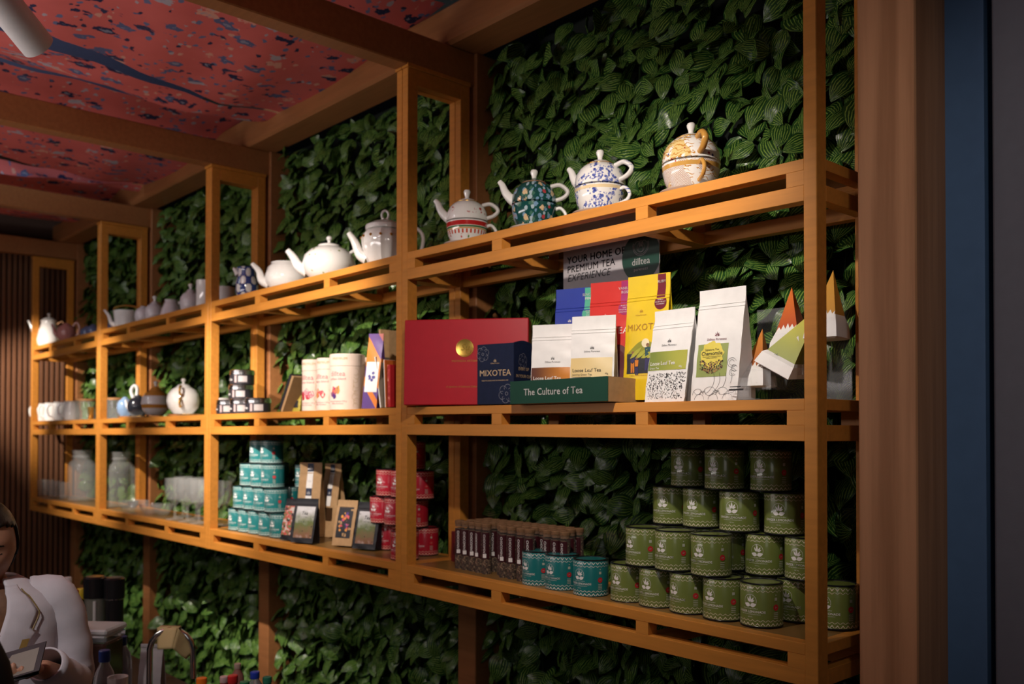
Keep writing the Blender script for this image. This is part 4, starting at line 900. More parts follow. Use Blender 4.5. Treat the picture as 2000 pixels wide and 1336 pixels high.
teapot('tall white canister left of the second post', 402, .10, .145, .045, 1, PORC, CYL, None, None, cat='canister', group=GL3)
teapot('small white lidded jug beside the tall canister', 373, .12, .125, .055, .9, PLIL, ROUND, None, HD, [(.44, .93), (.3, 1.02), (.05, 1.08)], 'k', cat='jug', group=GL3)
teapot('white sloping jug between two lidded pots', 335, .12, .105, .062, .9, PLIL, [(0, .02), (.9, 0), (1, .08), (.8, .5), (.5, .9), (.55, 1), (.48, 1), (.4, .8), (0, .1)], None, [(.6, .85), (1.1, .9), (1.2, .5), (.9, .25)], cat='jug', group=GL3)
teapot('pale dome shaped teapot with small knob', 303, .12, .115, .055, .9, PLIL, ROUND, None, None, [(.44, .93), (.3, 1.03), (.05, 1.10)], 'k', group=GL3)
teapot('pale round sugar pot beside the gold handled pot', 281, .10, .105, .048, .9, PLIL, ROUND, None, None, [(.44, .93), (.3, 1.0), (.05, 1.02)], None, cat='sugar pot', group=GL3)
T = teapot('white straight sided teapot with arched gold handle', 248, .10, .105, .072, .9, PORC, [(0, .02), (.8, 0), (.88, .05), (1, .95), (1.0, 1), (.94, 1), (.9, .9), (0, .1)], ([(.85, .2), (1.2, .35), (1.4, .75), (1.75, 1.05)], .22, .1), None)
obj('bail_handle', MB().tube(spline([(-.07, 0, .1), (-.066, 0, .125), (0, 0, .138), (.066, 0, .125), (.07, 0, .1)], 18), .005, 8), GOLDTRIM, T)
teapot('small blue bowl behind the far left seam', 222, .16, .07, .05, 1, mat('col_slate_blue', (.12, .15, .27), .15, coat=.4), [(0, .02), (.5, 0), (.8, .3), (1, 1), (.93, 1), (.7, .35), (0, .1)], None, None, cat='bowl')
T = teapot('white coffee pot with brown lid at far left', 97, .10, .185, .078, .95, PORC, [(0, .01), (.7, 0), (.95, .12), (1, .3), (.86, .62), (.66, .92), (.66, 1), (.6, 1), (.6, .9), (0, .1)], ([(.85, .25), (1.2, .35), (1.45, .72), (1.8, 1.04)], .22, .1), [(.66, .9), (1.2, 1.0), (1.4, .6), (.95, .25)], [(.68, 1.0), (.7, 1.04), (.5, 1.12), (.15, 1.18), (.1, 1.19)], 'k', trim=mat('bronze_trim', (.25, .12, .05), .3, .5))
teapot('pink teapot between coffee pot and blue pot', 131, .07, .125, .062, .95, mat('col_pink_porcelain', (.60, .25, .22), .15, coat=.4), ROUND, ([(.8, .3), (1.15, .45), (1.3, .7), (1.5, .95)], .24, .12), [(.7, .85), (1.05, 1.05), (1.35, .8), (1.2, .45), (.95, .35)], [(.44, .93), (.3, 1.0), (.05, 1.03)], None)
for k, px in enumerate((172, 184)): teapot('small round blue grey pot beside far left seam, ' + ('left' if k == 0 else 'right') + ' one', px, .12, .085, .045, .9, mat('col_slate_blue', (.12, .15, .27), .15, coat=.4), ROUND, None, None, [(.44, .93), (.3, 1.0), (.05, 1.05)], None, cat='pot')

# ------------------------------------------------------------------ second bay from right, middle shelf
BLK = mat('black_label', (.025, .022, .028), .4); SILV = mat('brushed_tin', (.62, .60, .60), .22, 1); GP2 = 'small tin jars in a stack'
def make_jar():
    T = thing('tin_jar', 'x', 'jar'); R, H = .056, .067
    obj('body', MB().lathe([(R - .003, 0), (R - .001, .002), (R - .001, H * .66)], 40), BLK, T)
    obj('lid', MB().lathe([(R - .001, H * .64), (R + .0012, H * .66), (R + .0012, H * .82), (R, H * .84), (R + .0005, H * .95), (R - .003, H), (R - .006, H - .001), (0, H - .001)], 40), SILV, T)
    f = cyl(R); mb = MB(); rect2d(mb, .022, .062, .010, .038, f, 8, 2); obj('side_label', mb, mat('grey_label', (.42, .38, .38), .4), T)
    mb = MB(); rect2d(mb, .004, .014, .008, .040, f, 3, 2); obj('pink_label', mb, mat('pink_grey_label', (.45, .33, .33), .4), T)
    mb = MB(); rect2d(mb, -.058, -.050, .003, .041, f, 3, 2); obj('blue_stripe', mb, mat('blue_stripe', (.03, .07, .35), .4), T)
    mb = MB(); put_text(mb, 'dilltea', .014, f, -.026, .018, bold=.02); obj('lettering', mb, WHITEINK, T, smooth=None); return T
jp = None; JZ = Z2 + zo(-4) + .0006
for k, (px, Y, tier, lb) in enumerate([(447, .065, 0, 'black and silver jar at left of the bottom tier'), (474, .065, 0, 'black and silver jar in the middle of the bottom tier'), (504, .065, 0, 'black and silver jar at right of the bottom tier'), (494, .19, 0, 'black and silver jar behind the bottom tier'), (471, .09, 1, 'black and silver jar on the second tier'), (473, .095, 2, 'black and silver jar topping the stack')]):
    x = float(ony(px, 780, Y)[0]); l = (x, Y, Z2 + zo(x) + .0012 + tier * .0678)
    if jp is None: jp = make_jar(); jp.location = l; jp.rotation_euler = (0, 0, .3); tag(jp, lb, 'jar', GP2)
    else: dup(jp, l, .3 + .1 * (k % 3) - .1, lb, GP2)
teapot('small white jar with grey lid in the corner behind the jar stack', 436, .21, .09, .035, .5, mat('mug_white', (.7, .68, .66), .2), CYL, None, None, cat='jar', z=Z2)
# canisters
CRM = mat('cream_paper', (.80, .66, .56), .5); 
def fruit(name, c1, c2, c3):
    g = NG(name, rough=.5); ob = g.tc.outputs['Object']; n = g.noise(ob, 60, 3); g.color(g.mix(g.step(n, .42, .5), c1, g.mix(g.step(n, .55, .6), c2, c3))); return g.m
def canister(label, px, Y, R, H, rz, fm, small=False):
    x = float(ony(px, 780, Y)[0]); T = thing('paper_canister', label, 'canister', (x, Y, Z2 + zo(x) + .0006), rz, 'cream paper canisters')
    obj('body', MB().lathe([(R - .002, 0), (R, .001), (R, H * .78)], 40), CRM, T); obj('lid', MB().lathe([(R, H * .783), (R + .0008, H * .785), (R + .0008, H - .002), (R - .001, H), (R - .004, H - .0015), (0, H - .0015)], 40), CRM, T)
    f = cyl(R); mb = MB(); put_text(mb, 'dilltea', .028, f, -.01, H * .60, bold=.0); put_text(mb, 'artisan blend', .014, f, -.01, H * .53); put_text(mb, 'loose leaf infusion 100 g', .008, f, -.01, H * .14); put_text(mb, 'Dilltea Pureness', .008, f, -.01, H * .10); obj('lettering', mb, mat('rose_ink', (.55, .16, .18), .5), T, smooth=None)
    mb = MB(); put_text(mb, 'PREMIUM', .014, cyl(R, .0014), .0, H * .89, space=1.1); obj('lid_lettering', mb, mat('gold_print', (.5, .35, .12), .5), T, smooth=None)
    rr = random.Random(int(px)); mb = MB()
    for k in range(9): P_ = leafpoly(rr.uniform(.02, .035), rr.uniform(.008, .012), rr.uniform(-1.4, 1.4), 5); x0, z0 = rr.uniform(-.025, .012), H * rr.uniform(.22, .34); mb.add([f(x0 + a, z0 + b) for a, b in P_], [tuple(range(len(P_)))], k % 3)
    obj('fruit_print', mb, fm, T, smooth=None)
    if not small:
        mb = MB()
        for k in range(9): ring2d(mb, .010 + .002 * (k % 3), .0008, f, R * .95 + .004 * (k % 2), H * (.08 + .075 * k), 14, .5 * k, .5 * k + 4)
        obj('vine_print', mb, mat('gold_print', (.5, .35, .12), .5), T, smooth=None)
m1 = [mat('f_pink', (.62, .12, .2), .5), mat('f_rose', (.72, .3, .33), .5), mat('f_red', (.5, .03, .05), .5)]; m2 = [mat('f_coral', (.68, .10, .12), .5), mat('f_red', (.5, .03, .05), .5), mat('f_orange', (.75, .32, .06), .5)]; m3 = [mat('f_orange', (.75, .32, .06), .5), mat('f_plum', (.08, .03, .18), .5), mat('f_coral', (.68, .10, .12), .5)]
hc = hgt(612, 704, .04, Z2) - .004
canister('slim cream canister with pink fruit print, leftmost', 611, .045, .042, hc, .55, m1); canister('slim cream canister with red fruit print, in the middle', 640, .050, .042, hc, .5, m2); canister('wide cream canister with orange fruit print', 678, .070, .066, hgt(678, 694, .07, Z2) - .005, .55, m3)
canister('cream canister half hidden behind the wide one', 706, .18, .045, .21, .6, m1, True); canister('cream canister in shade behind the purple pouch', 742, .20, .045, .215, .6, m2, True)
# leaning box left of the canisters
q = ony(572, 806, .12); T = thing('leaning_box', 'black box with kraft edge leaning on the cream canister', 'box', (q[0], .10, Z2 + zo(q[0]) + .0125), rot=(0, math.radians(27), .15))
obj('cover', MB().box(-.004, .012, -.05, .06, 0, .165, .001), BLK, T); obj('edge', MB().box(.013, .026, -.05, .06, 0, .165, .001), KRAFT, T)
mb = MB(); rect2d(mb, -.03, .03, .03, .13, lambda x, z: (-.0046, -x, z), 2, 2); obj('picture', mb, fruit('book_print', (.3, .03, .03), (.02, .02, .03), (.5, .3, .1)), T)
q = ony(588, 806, .14); T = thing('yellow_sachet', 'small yellow sachet between leaning box and canister', 'sachet', (q[0], .12, Z2 + zo(q[0]) + .001), .4)
p = Pouch(.05, .085, .02); obj('bag', p.body(), mat('dull_yellow', (.5, .4, .05), .5), T); mb = MB(); rect2d(mb, -.015, .015, .02, .05, p.fn(.001), 4, 3); obj('label', mb, BLK, T)
# purple pouch seen edge on, and leaning cards
q = ony(731, 800, .05); T = thing('tea_pouch', 'purple and orange pouch with white label seen at an angle', 'pouch', (q[0], .05, Z2 + zo(q[0]) + .001), rot=(.0, .03, .42)); p = Pouch(.062, hgt(731, 656, .05, Z2), .07, .6)
g = NG('purple_orange_film', rough=.4); z = g.sep(g.tc.outputs['Object']); dg_ = g.math('ADD', z[2], g.math('MULTIPLY', z[0], 1.4)); g.color(g.ramp(g.math('MULTIPLY', dg_, 3.0), [(0, (.10, .04, .22)), (.12, (.7, .2, .02)), (.22, (.10, .04, .22)), (.34, (.72, .22, .02)), (.66, (.14, .07, .26)), (.86, (.45, .14, .12))], True))
obj('bag', p.body(), g.m, T); mb = MB(); rect2d(mb, -.026, .026, .06, .17, p.fn(.001), 5, 5); L = obj('label', mb, WHITEINK, T); mb = MB()
for k in range(7): disc2d(mb, .006, p.fn(.0016), random.Random(k).uniform(-.012, .012), random.Random(k + 9).uniform(.10, .13), 8)
obj('berry_print', mb, mat('berry_blue', (.08, .07, .3), .5), L, smooth=None)
def card(label, px, Y, w, h, t, lean, m, em, rz=.0):
    q = ony(px, 800, Y); T = thing('leaning_card', label, 'card box', (q[0], Y, Z2 + zo(q[0]) + .0035), rot=(0, lean, rz), group='boards and packs leaning by the central post')
    obj('cover', MB().box(-t, 0, -w / 2, w / 2, 0, h, .001), m, T); obj('edge', MB().box(.0003, .004, -w / 2 + .001, w / 2 - .001, .001, h - .001, .0005), em, T)
BRN = mat('brown_board', (.10, .055, .03), .6); ORG = mat('orange_pack', (.55, .13, .02), .5)
card('tall dark brown board leaning by the central post', 772, .16, .10, .30, .006, -.12, BRN, KRAFT); card('orange brown pack beside the purple pouch', 748, .10, .06, .19, .012, -.14, mat('rust_pack', (.30, .08, .02), .5), ORG)
card('grey backed white card leaning left', 757, .07, .06, .19, .004, -.20, WHITEINK, mat('grey_board', (.25, .2, .15), .6)); card('orange edged white card next to the red pack', 764, .05, .05, .17, .003, -.06, WHITEINK, ORG)
card('red fruit pack touching the central post', 772, .045, .05, .15, .012, -.02, fruit('red_fruit', (.35, .02, .02), (.5, .05, .04), (.7, .3, .2)), REDINK)

# ------------------------------------------------------------------ second bay from right, bottom shelf
def ztn(x): return Z3 + zo(x) + .0006
def tin_at(px, py, tier): 
    l = tin_front(px, py, Z3 + .003 + tier * .1035); return (l[0], l[1], ztn(l[0]) + tier * .1035)
GTL = 'teal tins in the left pyramid'
x5 = -3.545; pos = [[(x5 - .4 + .1 * k, .088) for k in range(5)], [(x5 - .36 + .101 * k, .092) for k in range(4)], [(x5 - .31 + .104 * k, .1) for k in range(3)], [(x5 - .245 + .105 * k, .115) for k in range(2)]]
for t, row in enumerate(pos):
    for k, (x, y) in enumerate(row): tin('teal', (x, y, ztn(x) + t * .1035), .05 + rng.normal(0, .06), 'teal tin in %s tier of the left pyramid, %s from left' % (['bottom', 'second', 'third', 'top'][t], ORD[k]), GTL)
for t, (px, py) in enumerate([(575, 1040), (580, 1000), (563, 953)]):
    x = x5 + [.03, .02, -.012][t]; tin('teal', (x, .215, ztn(x) + t * .1035), .1, 'teal tin in the rear column right of the pyramid, %s tier' % ['bottom', 'middle', 'upper'][t], GTL)
for t, n_ in ((0, 4), (1, 3), (2, 2)):
    for k in range(n_): x = x5 - .38 + .104 * k; tin('teal', (x, .215, ztn(x) + t * .1035), .1, 'teal tin hidden behind the left pyramid, tier %s, %s from left' % (['one', 'two', 'three'][t], ORD[k]), GTL)
GTR = 'red tins beside the central post'
RP = [(0, -2.628, .078, 'red tin in front next to the central post, bottom tier'), (0, -2.79, .195, 'red tin behind the black pouch, bottom tier'), (0, -2.68, .205, 'red tin in the rear corner, bottom tier'), (0, -2.90, .205, 'red tin at rear left, bottom tier'),
      (1, -2.90, .17, 'red tin at left of the second tier'), (1, -2.795, .165, 'red tin in the middle of the second tier'), (1, -2.69, .165, 'red tin at right of the second tier'),
      (2, -2.865, .175, 'red tin at left of the third tier'), (2, -2.76, .17, 'red tin in the middle of the third tier'), (2, -2.655, .165, 'red tin at right of the third tier'), (3, -2.72, .175, 'dark red tin in shadow topping the red stack')]
for t, x, y, lb in RP: tin('red', (x, y, ztn(x) + t * .1035), .1 + rng.normal(0, .06), lb, GTR)
# kraft bags and picture pouches
def bagthing(label, px, py, w, h, d, rz, film, lean=0, grp='kraft and black pouches in the middle bay'):
    q = onz(px, py, Z3 + .003); T = thing('tea_pouch', label, 'pouch', (q[0], q[1] + d / 2 + .004, ztn(q[0]) + abs(lean) * d / 2 + .0005), group=grp, rot=(lean, 0, rz)); p = Pouch(w, h, d, .8); obj('bag', p.body(), film, T, smooth=50)
    f = p.fn(.0006); mb = MB().grid(lambda u, v: (lambda q: (q[0], q[1] - .001 * math.sin(PI * v), q[2]))(f(-w / 2 + w * u, .86 * h + .004 * (v - .5))), 9, 4); obj('seal_crease', mb, film, T, smooth=60); return T, p
def photo(name, a, b, c):
    g = NG(name, rough=.35); ob = g.tc.outputs['Object']; s = g.sep(ob); n = g.noise(ob, 45, 4); t = g.math('ADD', g.math('MULTIPLY', s[2], 7.0), g.math('MULTIPLY', g.math('SUBTRACT', n, .5), .5)); g.color(g.ramp(t, [(0.05, (.5, .42, .38)), (.2, a), (.55, b), (.8, c), (1, (.6, .6, .62))])); return g.m
PH = photo('landscape_print', (.22, .10, .05), (.10, .13, .03), (.42, .42, .40)); BLF = mat('black_film', (.012, .012, .016), .35, bump=.1, bscale=40)
def ribbon(T, p):
    f = p.fn(.001); mb = MB(); rect2d(mb, -.014, .014, .42 * p.h, .99 * p.h, f, 4, 12); R_ = obj('ribbon_label', mb, WHITEINK, T)
    mb = MB(); rect2d(mb, -.014, .014, .88 * p.h, .99 * p.h, p.fn(.0015), 4, 4); obj('ribbon_band', rect2d(MB(), -.014, .014, .56 * p.h, .66 * p.h, p.fn(.0015), 4, 4), mat('navy_band', (.02, .03, .07), .4), R_); obj('ribbon_band', mb, mat('navy_band', (.02, .03, .07), .4), R_)
    mb = MB(); emblem(mb, .018, p.fn(.002), 0, .90 * p.h); emblem(mb, .016, p.fn(.002), 0, .58 * p.h); put_text(mb, 'TEA', .010, p.fn(.002), 0, .74 * p.h); obj('ribbon_print', mb, mat('grey_print', (.5, .5, .5), .5), R_, smooth=None)
T, p = bagthing('tall kraft coffee bag with white ribbon label, left one', 590, 1052, .105, .318, .075, .55, KRAFT); ribbon(T, p)
T, p = bagthing('tall kraft coffee bag with dark window, right one', 634, 1050, .105, .312, .075, .15, KRAFT); ribbon(T, p); mb = MB(); rect2d(mb, -.052, .03, .22 * p.h, .40 * p.h, p.fn(.0008), 6, 4); obj('window', mb, mat('brown_window', (.05, .025, .012), .2), T)
T, p = bagthing('black pouch with landscape label in front of the kraft bag', 583, 1064, .105, .178, .05, .45, BLF, -.10); mb = MB(); rect2d(mb, -.042, .045, .02, .145, p.fn(.0008), 8, 8); L = obj('photo_label', mb, PH, T); mb = MB(); put_text(mb, 'Tea', .02, p.fn(.0014), .0, .112, shear=.2); obj('lettering', mb, INK, L, smooth=None); obj('caption', put_text(MB(), 'ARTISAN', .007, p.fn(.0014), 0, .10), INK, L, smooth=None)
T, p = bagthing('narrow black pouch with floral white label beside teal tins', 556, 1058, .072, .17, .045, .35, BLF, -.10); mb = MB(); rect2d(mb, -.034, .016, .02, .14, p.fn(.0008), 6, 6); obj('photo_label', mb, fruit('floral_label', (.55, .5, .45), (.5, .08, .06), (.12, .2, .08)), T)
T, p = bagthing('kraft pouch with black picture label on the shelf edge', 662, 1070, .094, .178, .05, .40, KRAFT, -.10); mb = MB(); rect2d(mb, -.034, .034, .03, .15, p.fn(.0008), 6, 6); L = obj('photo_label', mb, mat('label_black', (.015, .015, .02), .4), T)
mb = MB(); rr = random.Random(5)
for k in range(26): disc2d(mb, rr.uniform(.003, .007), p.fn(.0014), rr.uniform(-.02, .02), rr.uniform(.06, .13), 8, mi=k % 3)
obj('flower_print', mb, [mat('f_coral', (.68, .10, .12), .5), mat('f_plum', (.08, .03, .18), .5), mat('f_orange', (.75, .32, .06), .5)], L, smooth=None)
T, p = bagthing('black pouch with landscape label near the red tins', 705, 1077, .108, .178, .05, .35, BLF, -.10); mb = MB(); rect2d(mb, -.042, .042, .02, .142, p.fn(.0008), 8, 8); L = obj('photo_label', mb, PH, T); mb = MB(); put_text(mb, 'Tea', .02, p.fn(.0014), 0, .112, shear=.2); obj('lettering', mb, INK, L, smooth=None); obj('caption', put_text(MB(), 'ARTISAN', .007, p.fn(.0014), 0, .10), INK, L, smooth=None)
# ------------------------------------------------------------------ left bays, middle shelf
GC = 'white milk jugs at far left'
for k, px in enumerate((84, 101, 119, 140)):
    x = float(ony(px, 800, .08)[0]); T = thing('milk_jug', 'white milk jug with loop handle at far left, %s from left' % ORD[k], 'jug', (x, .08, Z2 + zo(x) + .0006), -2.0, GC)
    obj('body', MB().lathe([(0, .003), (.040, 0), (.046, .006), (.050, .05), (.044, .095), (.040, .115), (.046, .128), (.043, .128), (.036, .112), (.042, .05), (0, .01)], 32), PORC, T)
    mb = MB(); mb.tube(spline([(.040, 0, .108), (.066, 0, .112), (.084, 0, .085), (.076, 0, .04), (.047, 0, .028)], 16), .008, 10); obj('handle', mb, PORC, T)
def glass_canister(label, px, Y, R, H):
    x = float(ony(px, 800, Y)[0]); T = thing('glass_canister', label, 'canister', (x, Y, Z2 + zo(x) + .0006), .3, 'glass canisters with wooden lids')
    obj('glass', MB().lathe([(0, 0), (R - .004, 0), (R, .004), (R, H), (R - .003, H), (R - .003, .006), (0, .005)], 32), GLASS, T); obj('lid', MB().lathe([(0, H), (R, H), (R + .001, H + .002), (R + .001, H + .012), (R - .002, H + .014), (0, H + .014)], 32), mat('bamboo', (.5, .25, .1), .5), T)
glass_canister('glass canister with wooden lid left of the far left seam', 168, .12, .062, .125); glass_canister('glass canister with wooden lid right of the far left seam', 224, .20, .06, .125)
x = float(ony(181, 800, .07)[0]); T = thing('gold_cup', 'small brass cup beside the far left seam', 'cup', (x, .06, Z2 + zo(x) + .0006)); obj('cup', MB().lathe([(0, .002), (.012, 0), (.015, .004), (.02, .075), (.018, .075), (.012, .006), (0, .006)], 24), GOLDTRIM, T); obj('rim', MB().lathe([(.0185, .074), (.021, .076), (.0185, .078), (.0175, .076)], 24, closed=True), GOLDTRIM, T)
def tray(label, px, Y, rx, ry):
    x = float(ony(px, 805, Y)[0]); T = thing('serving_plate', label, 'plate', (x, Y, Z2 + zo(x) + .0006)); obj('plate', MB().lathe([(0, 0), (.8, 0), (.84, .002), (1, .009), (.985, .011), (.83, .005), (0, .004)], 48, sx=rx, sy=ry), PORC, T); obj('rim', MB().lathe([(.985, .0105), (1.0, .0092), (1.0, .0115)], 48, sx=rx, sy=ry, closed=True), GOLDTRIM, T)
tray('oval white plate under the pots of the goblet bay', 262, .095, .17, .075); tray('round white plate under the gold handled pot', 362, .10, .14, .08)
zt2 = Z2 + .0125
teapot('sky blue round pot at left on the oval plate', 244, .09, .11, .045, .9, mat('col_sky_blue', (.22, .34, .52), .15, coat=.4), ROUND, None, None, [(.44, .93), (.3, 1.0), (.05, 1.06)], None, z=zt2, cat='pot')
teapot('black teapot with tall white handle on the oval plate', 270, .10, .115, .06, .75, mat('col_black_porcelain', (.02, .022, .03), .15, coat=.4), ROUND, ([(.8, .3), (1.1, .5), (1.25, .8)], .2, .1), [(-.5, .9), (-.7, 1.25), (-.4, 1.5), (-.1, 1.35), (-.15, .95)], [(.44, .93), (.3, 1.0), (.05, 1.06)], None, z=zt2, hm=PORC, hr=.010)
g = NG('porcelain_gold_bands', rough=.12, coat=.5); z = g.sep(g.tc.outputs['Object'])[2]; g.color(g.mix(g.math('ADD', g.math('MULTIPLY', g.step(z, .105, .107), 1), g.math('MULTIPLY', g.step(z, .038, .040), g.step(z, .060, .058)), clamp=True), (.72, .70, .70), (.50, .22, .04)))
teapot('white pot with broad amber gold bands', 304, .11, .145, .076, .2, g.m, ROUND, None, None, [(.44, .93), (.34, 1.02), (.12, 1.10), (.05, 1.12)], 'k', z=zt2)
T = teapot('white rounded pot with gold handle near the bright post', 358, .10, .150, .083, -.55, PORC, ROUND, None, None, [(.44, .93), (.34, 1.0), (.12, 1.04), (.05, 1.05)], 'k', z=zt2, hr=.006)
for zc in (.115, .055): mb = MB(); mb.tube(spline([(.07 + (.005 if zc < .1 else -.006), 0, zc + .025), (.10, 0, zc + .024), (.112, 0, zc), (.098, 0, zc - .018), (.078, 0, zc - .016)], 14), .006, 8); obj('handle', mb, GOLDTRIM, T)
# ------------------------------------------------------------------ left bays, bottom shelf: glass
def glassware(name, label, px, Y, prof, cat, group, dz=0):
    x = float(ony(px, 960, Y)[0]); T = thing(name, label, cat, (x, Y, Z3 + zo(x) + .0008 + dz), .2, group); return T, obj('bowl', MB().lathe(prof, 28), GLASS, T)
def jarprof(R, H): t = .004; o = [(0, 0), (R * .94, 0), (R, .008), (R, H * .66), (R * .93, H * .75), (R * .66, H * .82), (R * .64, H * .90), (R * .70, H)]; return o + [(r - t, z) for r, z in o[:2:-1]] + [(R - t - .004, .012), (0, .010)]
for k, (px, lb) in enumerate([(160, 'large clear glass jar left of the far left seam'), (234, 'large clear glass jar right of the far left seam')]):
    T, o = glassware('glass_jar', lb, px, .135, jarprof(.090, .335), 'jar', 'large glass jars'); obj('neck_ring', MB().lathe([(.058, .287), (.066, .291), (.066, .297), (.058, .301)], 28, closed=True), GLASS, T)
for k, px in enumerate((84, 93, 104, 114, 126)):
    R, H = .038, .115; T, o = glassware('glass_tumbler', 'clear glass tumbler at far left of the bottom shelf, %s from left' % ORD[k], px, .10 + .02 * (k % 2), [(0, 0), (R * .8, 0), (R * .85, .004), (R, H), (R - .003, H), (R * .8, .012), (0, .012)], 'glass', 'clear tumblers')
for k, (px, Y) in enumerate([(250, .08), (271, .12), (294, .08), (318, .12)]):
    R, H = .062, .06; T, o = glassware('glass_bowl', 'low clear glass bowl between jar and goblets, %s from left' % ORD[k], px, Y, [(0, 0), (R * .5, 0), (R * .55, .006), (R * .85, .03), (R, H), (R - .003, H), (R * .8, .03), (R * .45, .010), (0, .009)], 'bowl', 'low glass bowls')
def gobprof(s=1): return [(0, 0), (.036 * s, 0), (.036 * s, .004), (.009 * s, .010), (.006 * s, .02), (.006 * s, .055 * s), (.012 * s, .062 * s), (.034 * s, .080 * s), (.041 * s, .115 * s), (.040 * s, .165 * s), (.0375 * s, .165 * s), (.038 * s, .115 * s), (.030 * s, .083 * s), (0, .070 * s)]
for k, (px, Y) in enumerate([(342, .07), (366, .07), (389, .075), (358, .16), (384, .165), (432, .10)]):
    T, o = glassware('glass_goblet', 'clear stemmed glass goblet, %s' % ['front row left', 'front row middle', 'front row right beside the post', 'back row left', 'back row right', 'beside the teal tins'][k], px, Y, gobprof(1.3), 'goblet', 'glass goblets')
    obj('foot_ring', MB().lathe([(.044, .0005), (.0475, .002), (.0475, .0045), (.044, .0055)], 28, closed=True), GLASS, T)

# ------------------------------------------------------------------ back counter and bar things
CT = .82
T = thing('bar_counter', 'dark bar counter running behind the woman', 'counter', (-3.9, -.66, 0))
obj('worktop', MB().box(-1.9, 1.9, -.26, .24, CT - .04, CT, .004), mat('dark_stone', (.03, .028, .028), .3, var=.3, vscale=200), T); obj('cabinet', MB().box(-1.86, 1.86, -.22, .22, .08, CT - .04, .003), BEAM, T); obj('plinth', MB().box(-1.84, 1.84, -.18, .2, 0, .08), BLACKP, T)
def dp(px, py, t): return depth(px, py, t)
def onc(px, t): 
    r = ray(px, 1300); p = CAM + r * t; return float(p[0]), float(p[1])
def zat(px, py, t): return float((CAM + ray(px, py) * t)[2])
# faucet with cloth
fx, fy = onc(292, 3.0); top = zat(312, 1230, 3.0)
T = thing('kitchen_faucet', 'chrome gooseneck faucet with a cloth over its arch', 'faucet', (fx, fy, CT))
R_ = np.array([RT[0], RT[1], 0]); R_ /= np.linalg.norm(R_)
arc = [(0, 0, .012), (0, 0, .05), (0, 0, top - CT - .10)] + [tuple(R_ * (.072 - .072 * math.cos(a)) + np.array([0, 0, top - CT - .072 + .072 * math.sin(a)])) for a in np.linspace(.1, PI - .1, 9)] + [tuple(R_ * .144 + np.array([0, 0, top - CT - .11])), tuple(R_ * .146 + np.array([0, 0, top - CT - .16]))]
obj('spout', MB().tube(arc, .010, 12), CHROME, T); obj('base', MB().lathe([(0, 0), (.028, 0), (.028, .006), (.019, .014), (.017, .05), (.0105, .055)], 24), CHROME, T); obj('lever', MB().tube([(0, -.012, .04), (.01, -.05, .052), (.012, -.085, .06)], [.008, .006, .007], 10), CHROME, T)
fa = np.array([dp(308, 1226, 3.02), dp(347, 1227, 2.975), dp(337, 1267, 2.955), dp(309, 1269, 2.99)]); fb_ = np.array([dp(347, 1227, 2.975), dp(386, 1266, 3.03), dp(362, 1287, 3.0), dp(337, 1267, 2.955)])
def flap(Q, w):
    def fn(u, v):
        p = (1 - v) * ((1 - u) * Q[0] + u * Q[1]) + v * ((1 - u) * Q[3] + u * Q[2]); n = np.array([.6, -.75, .2]); return tuple(p + n * (w * math.sin(PI * u) * math.sin(PI * (.2 + .8 * v)) + .002 * math.sin(7 * u + 3 * v)))
    return fn
cb = MB().grid(flap(fa, .006), 9, 9); cb.grid(flap(fb_, -.004), 9, 9)
bk = fa[:2] + np.array([-.012, .016, .004]); cb.add([tuple(fa[0]), tuple(fa[1]), tuple(bk[1]), tuple(bk[0]), tuple(bk[1] + np.array([0, .006, -.05])), tuple(bk[0] + np.array([0, .006, -.045]))], [(0, 1, 2, 3), (3, 2, 4, 5)])
o = obj('cleaning_cloth', cb, mat('beige_cloth', (.50, .37, .17), .9, bump=.2, bscale=500), smooth=180); tag(o, 'beige cleaning cloth hanging over the faucet', 'cloth'); md = o.modifiers.new('t', 'SOLIDIFY'); md.thickness = .003
CLEARP = mat('clear_plastic', (.9, .93, .96), .1, trans=.85, ior=1.2)
def bottle(label, px, ptop, t, R, capc, bodym, lab=None, name='sauce_bottle'):
    x, y = onc(px, t); H = zat(px, ptop, t) - CT; T = thing(name, label, 'bottle', (x, y, CT + .0006), group='bottles on the counter')
    obj('body', MB().lathe([(0, 0), (R * .95, 0), (R, .004), (R, H * .62), (R * .85, H * .74), (R * .45, H * .84), (R * .42, H * .88), (0, H * .88)], 28), bodym, T)
    obj('cap', MB().lathe([(R * .5, H * .87), (R * .52, H * .875), (R * .52, H * .99), (R * .46, H), (0, H)], 24), mat('cap_%.2f_%.2f_%.2f' % capc, capc, .4), T)
    if lab: mb = MB(); rect2d(mb, -R * 2.2, R * 2.2, H * .25, H * .52, cyl(R, .0006), 18, 2); obj('label', mb, lab, T, rot=(0, 0, 1.2))
bottle('sauce bottle with orange cap at the bottom edge', 394, 1324, 2.9, .032, (.75, .16, .01), mat('sauce_orange', (.5, .12, .01), .3)); bottle('bottle with pale red cap beside orange capped one', 438, 1321, 2.9, .026, (.6, .4, .38), mat('sauce_red', (.3, .03, .02), .3))
bottle('bottle with bright red cap on the counter', 455, 1319, 2.8, .030, (.55, .02, .02), mat('sauce_red', (.3, .03, .02), .3)); bottle('tall narrow bottle with pink label and pale cap', 464, 1296, 3.1, .022, (.5, .35, .28), mat('pale_syrup', (.30, .12, .10), .2), WHITEINK)
bottle('bottle with blue cap in front of the wall batten', 498, 1312, 2.9, .028, (.02, .05, .4), CLEARP); bottle('bottle with dark green cap at the bottom edge', 522, 1322, 2.9, .028, (.02, .16, .09), mat('green_bottle', (.03, .12, .06), .2)); bottle('low bottle with green cap between red and blue caps', 478, 1331, 2.8, .028, (.03, .2, .08), mat('green_bottle', (.03, .12, .06), .2))
WL = mat('water_label', (.35, .45, .6), .4)
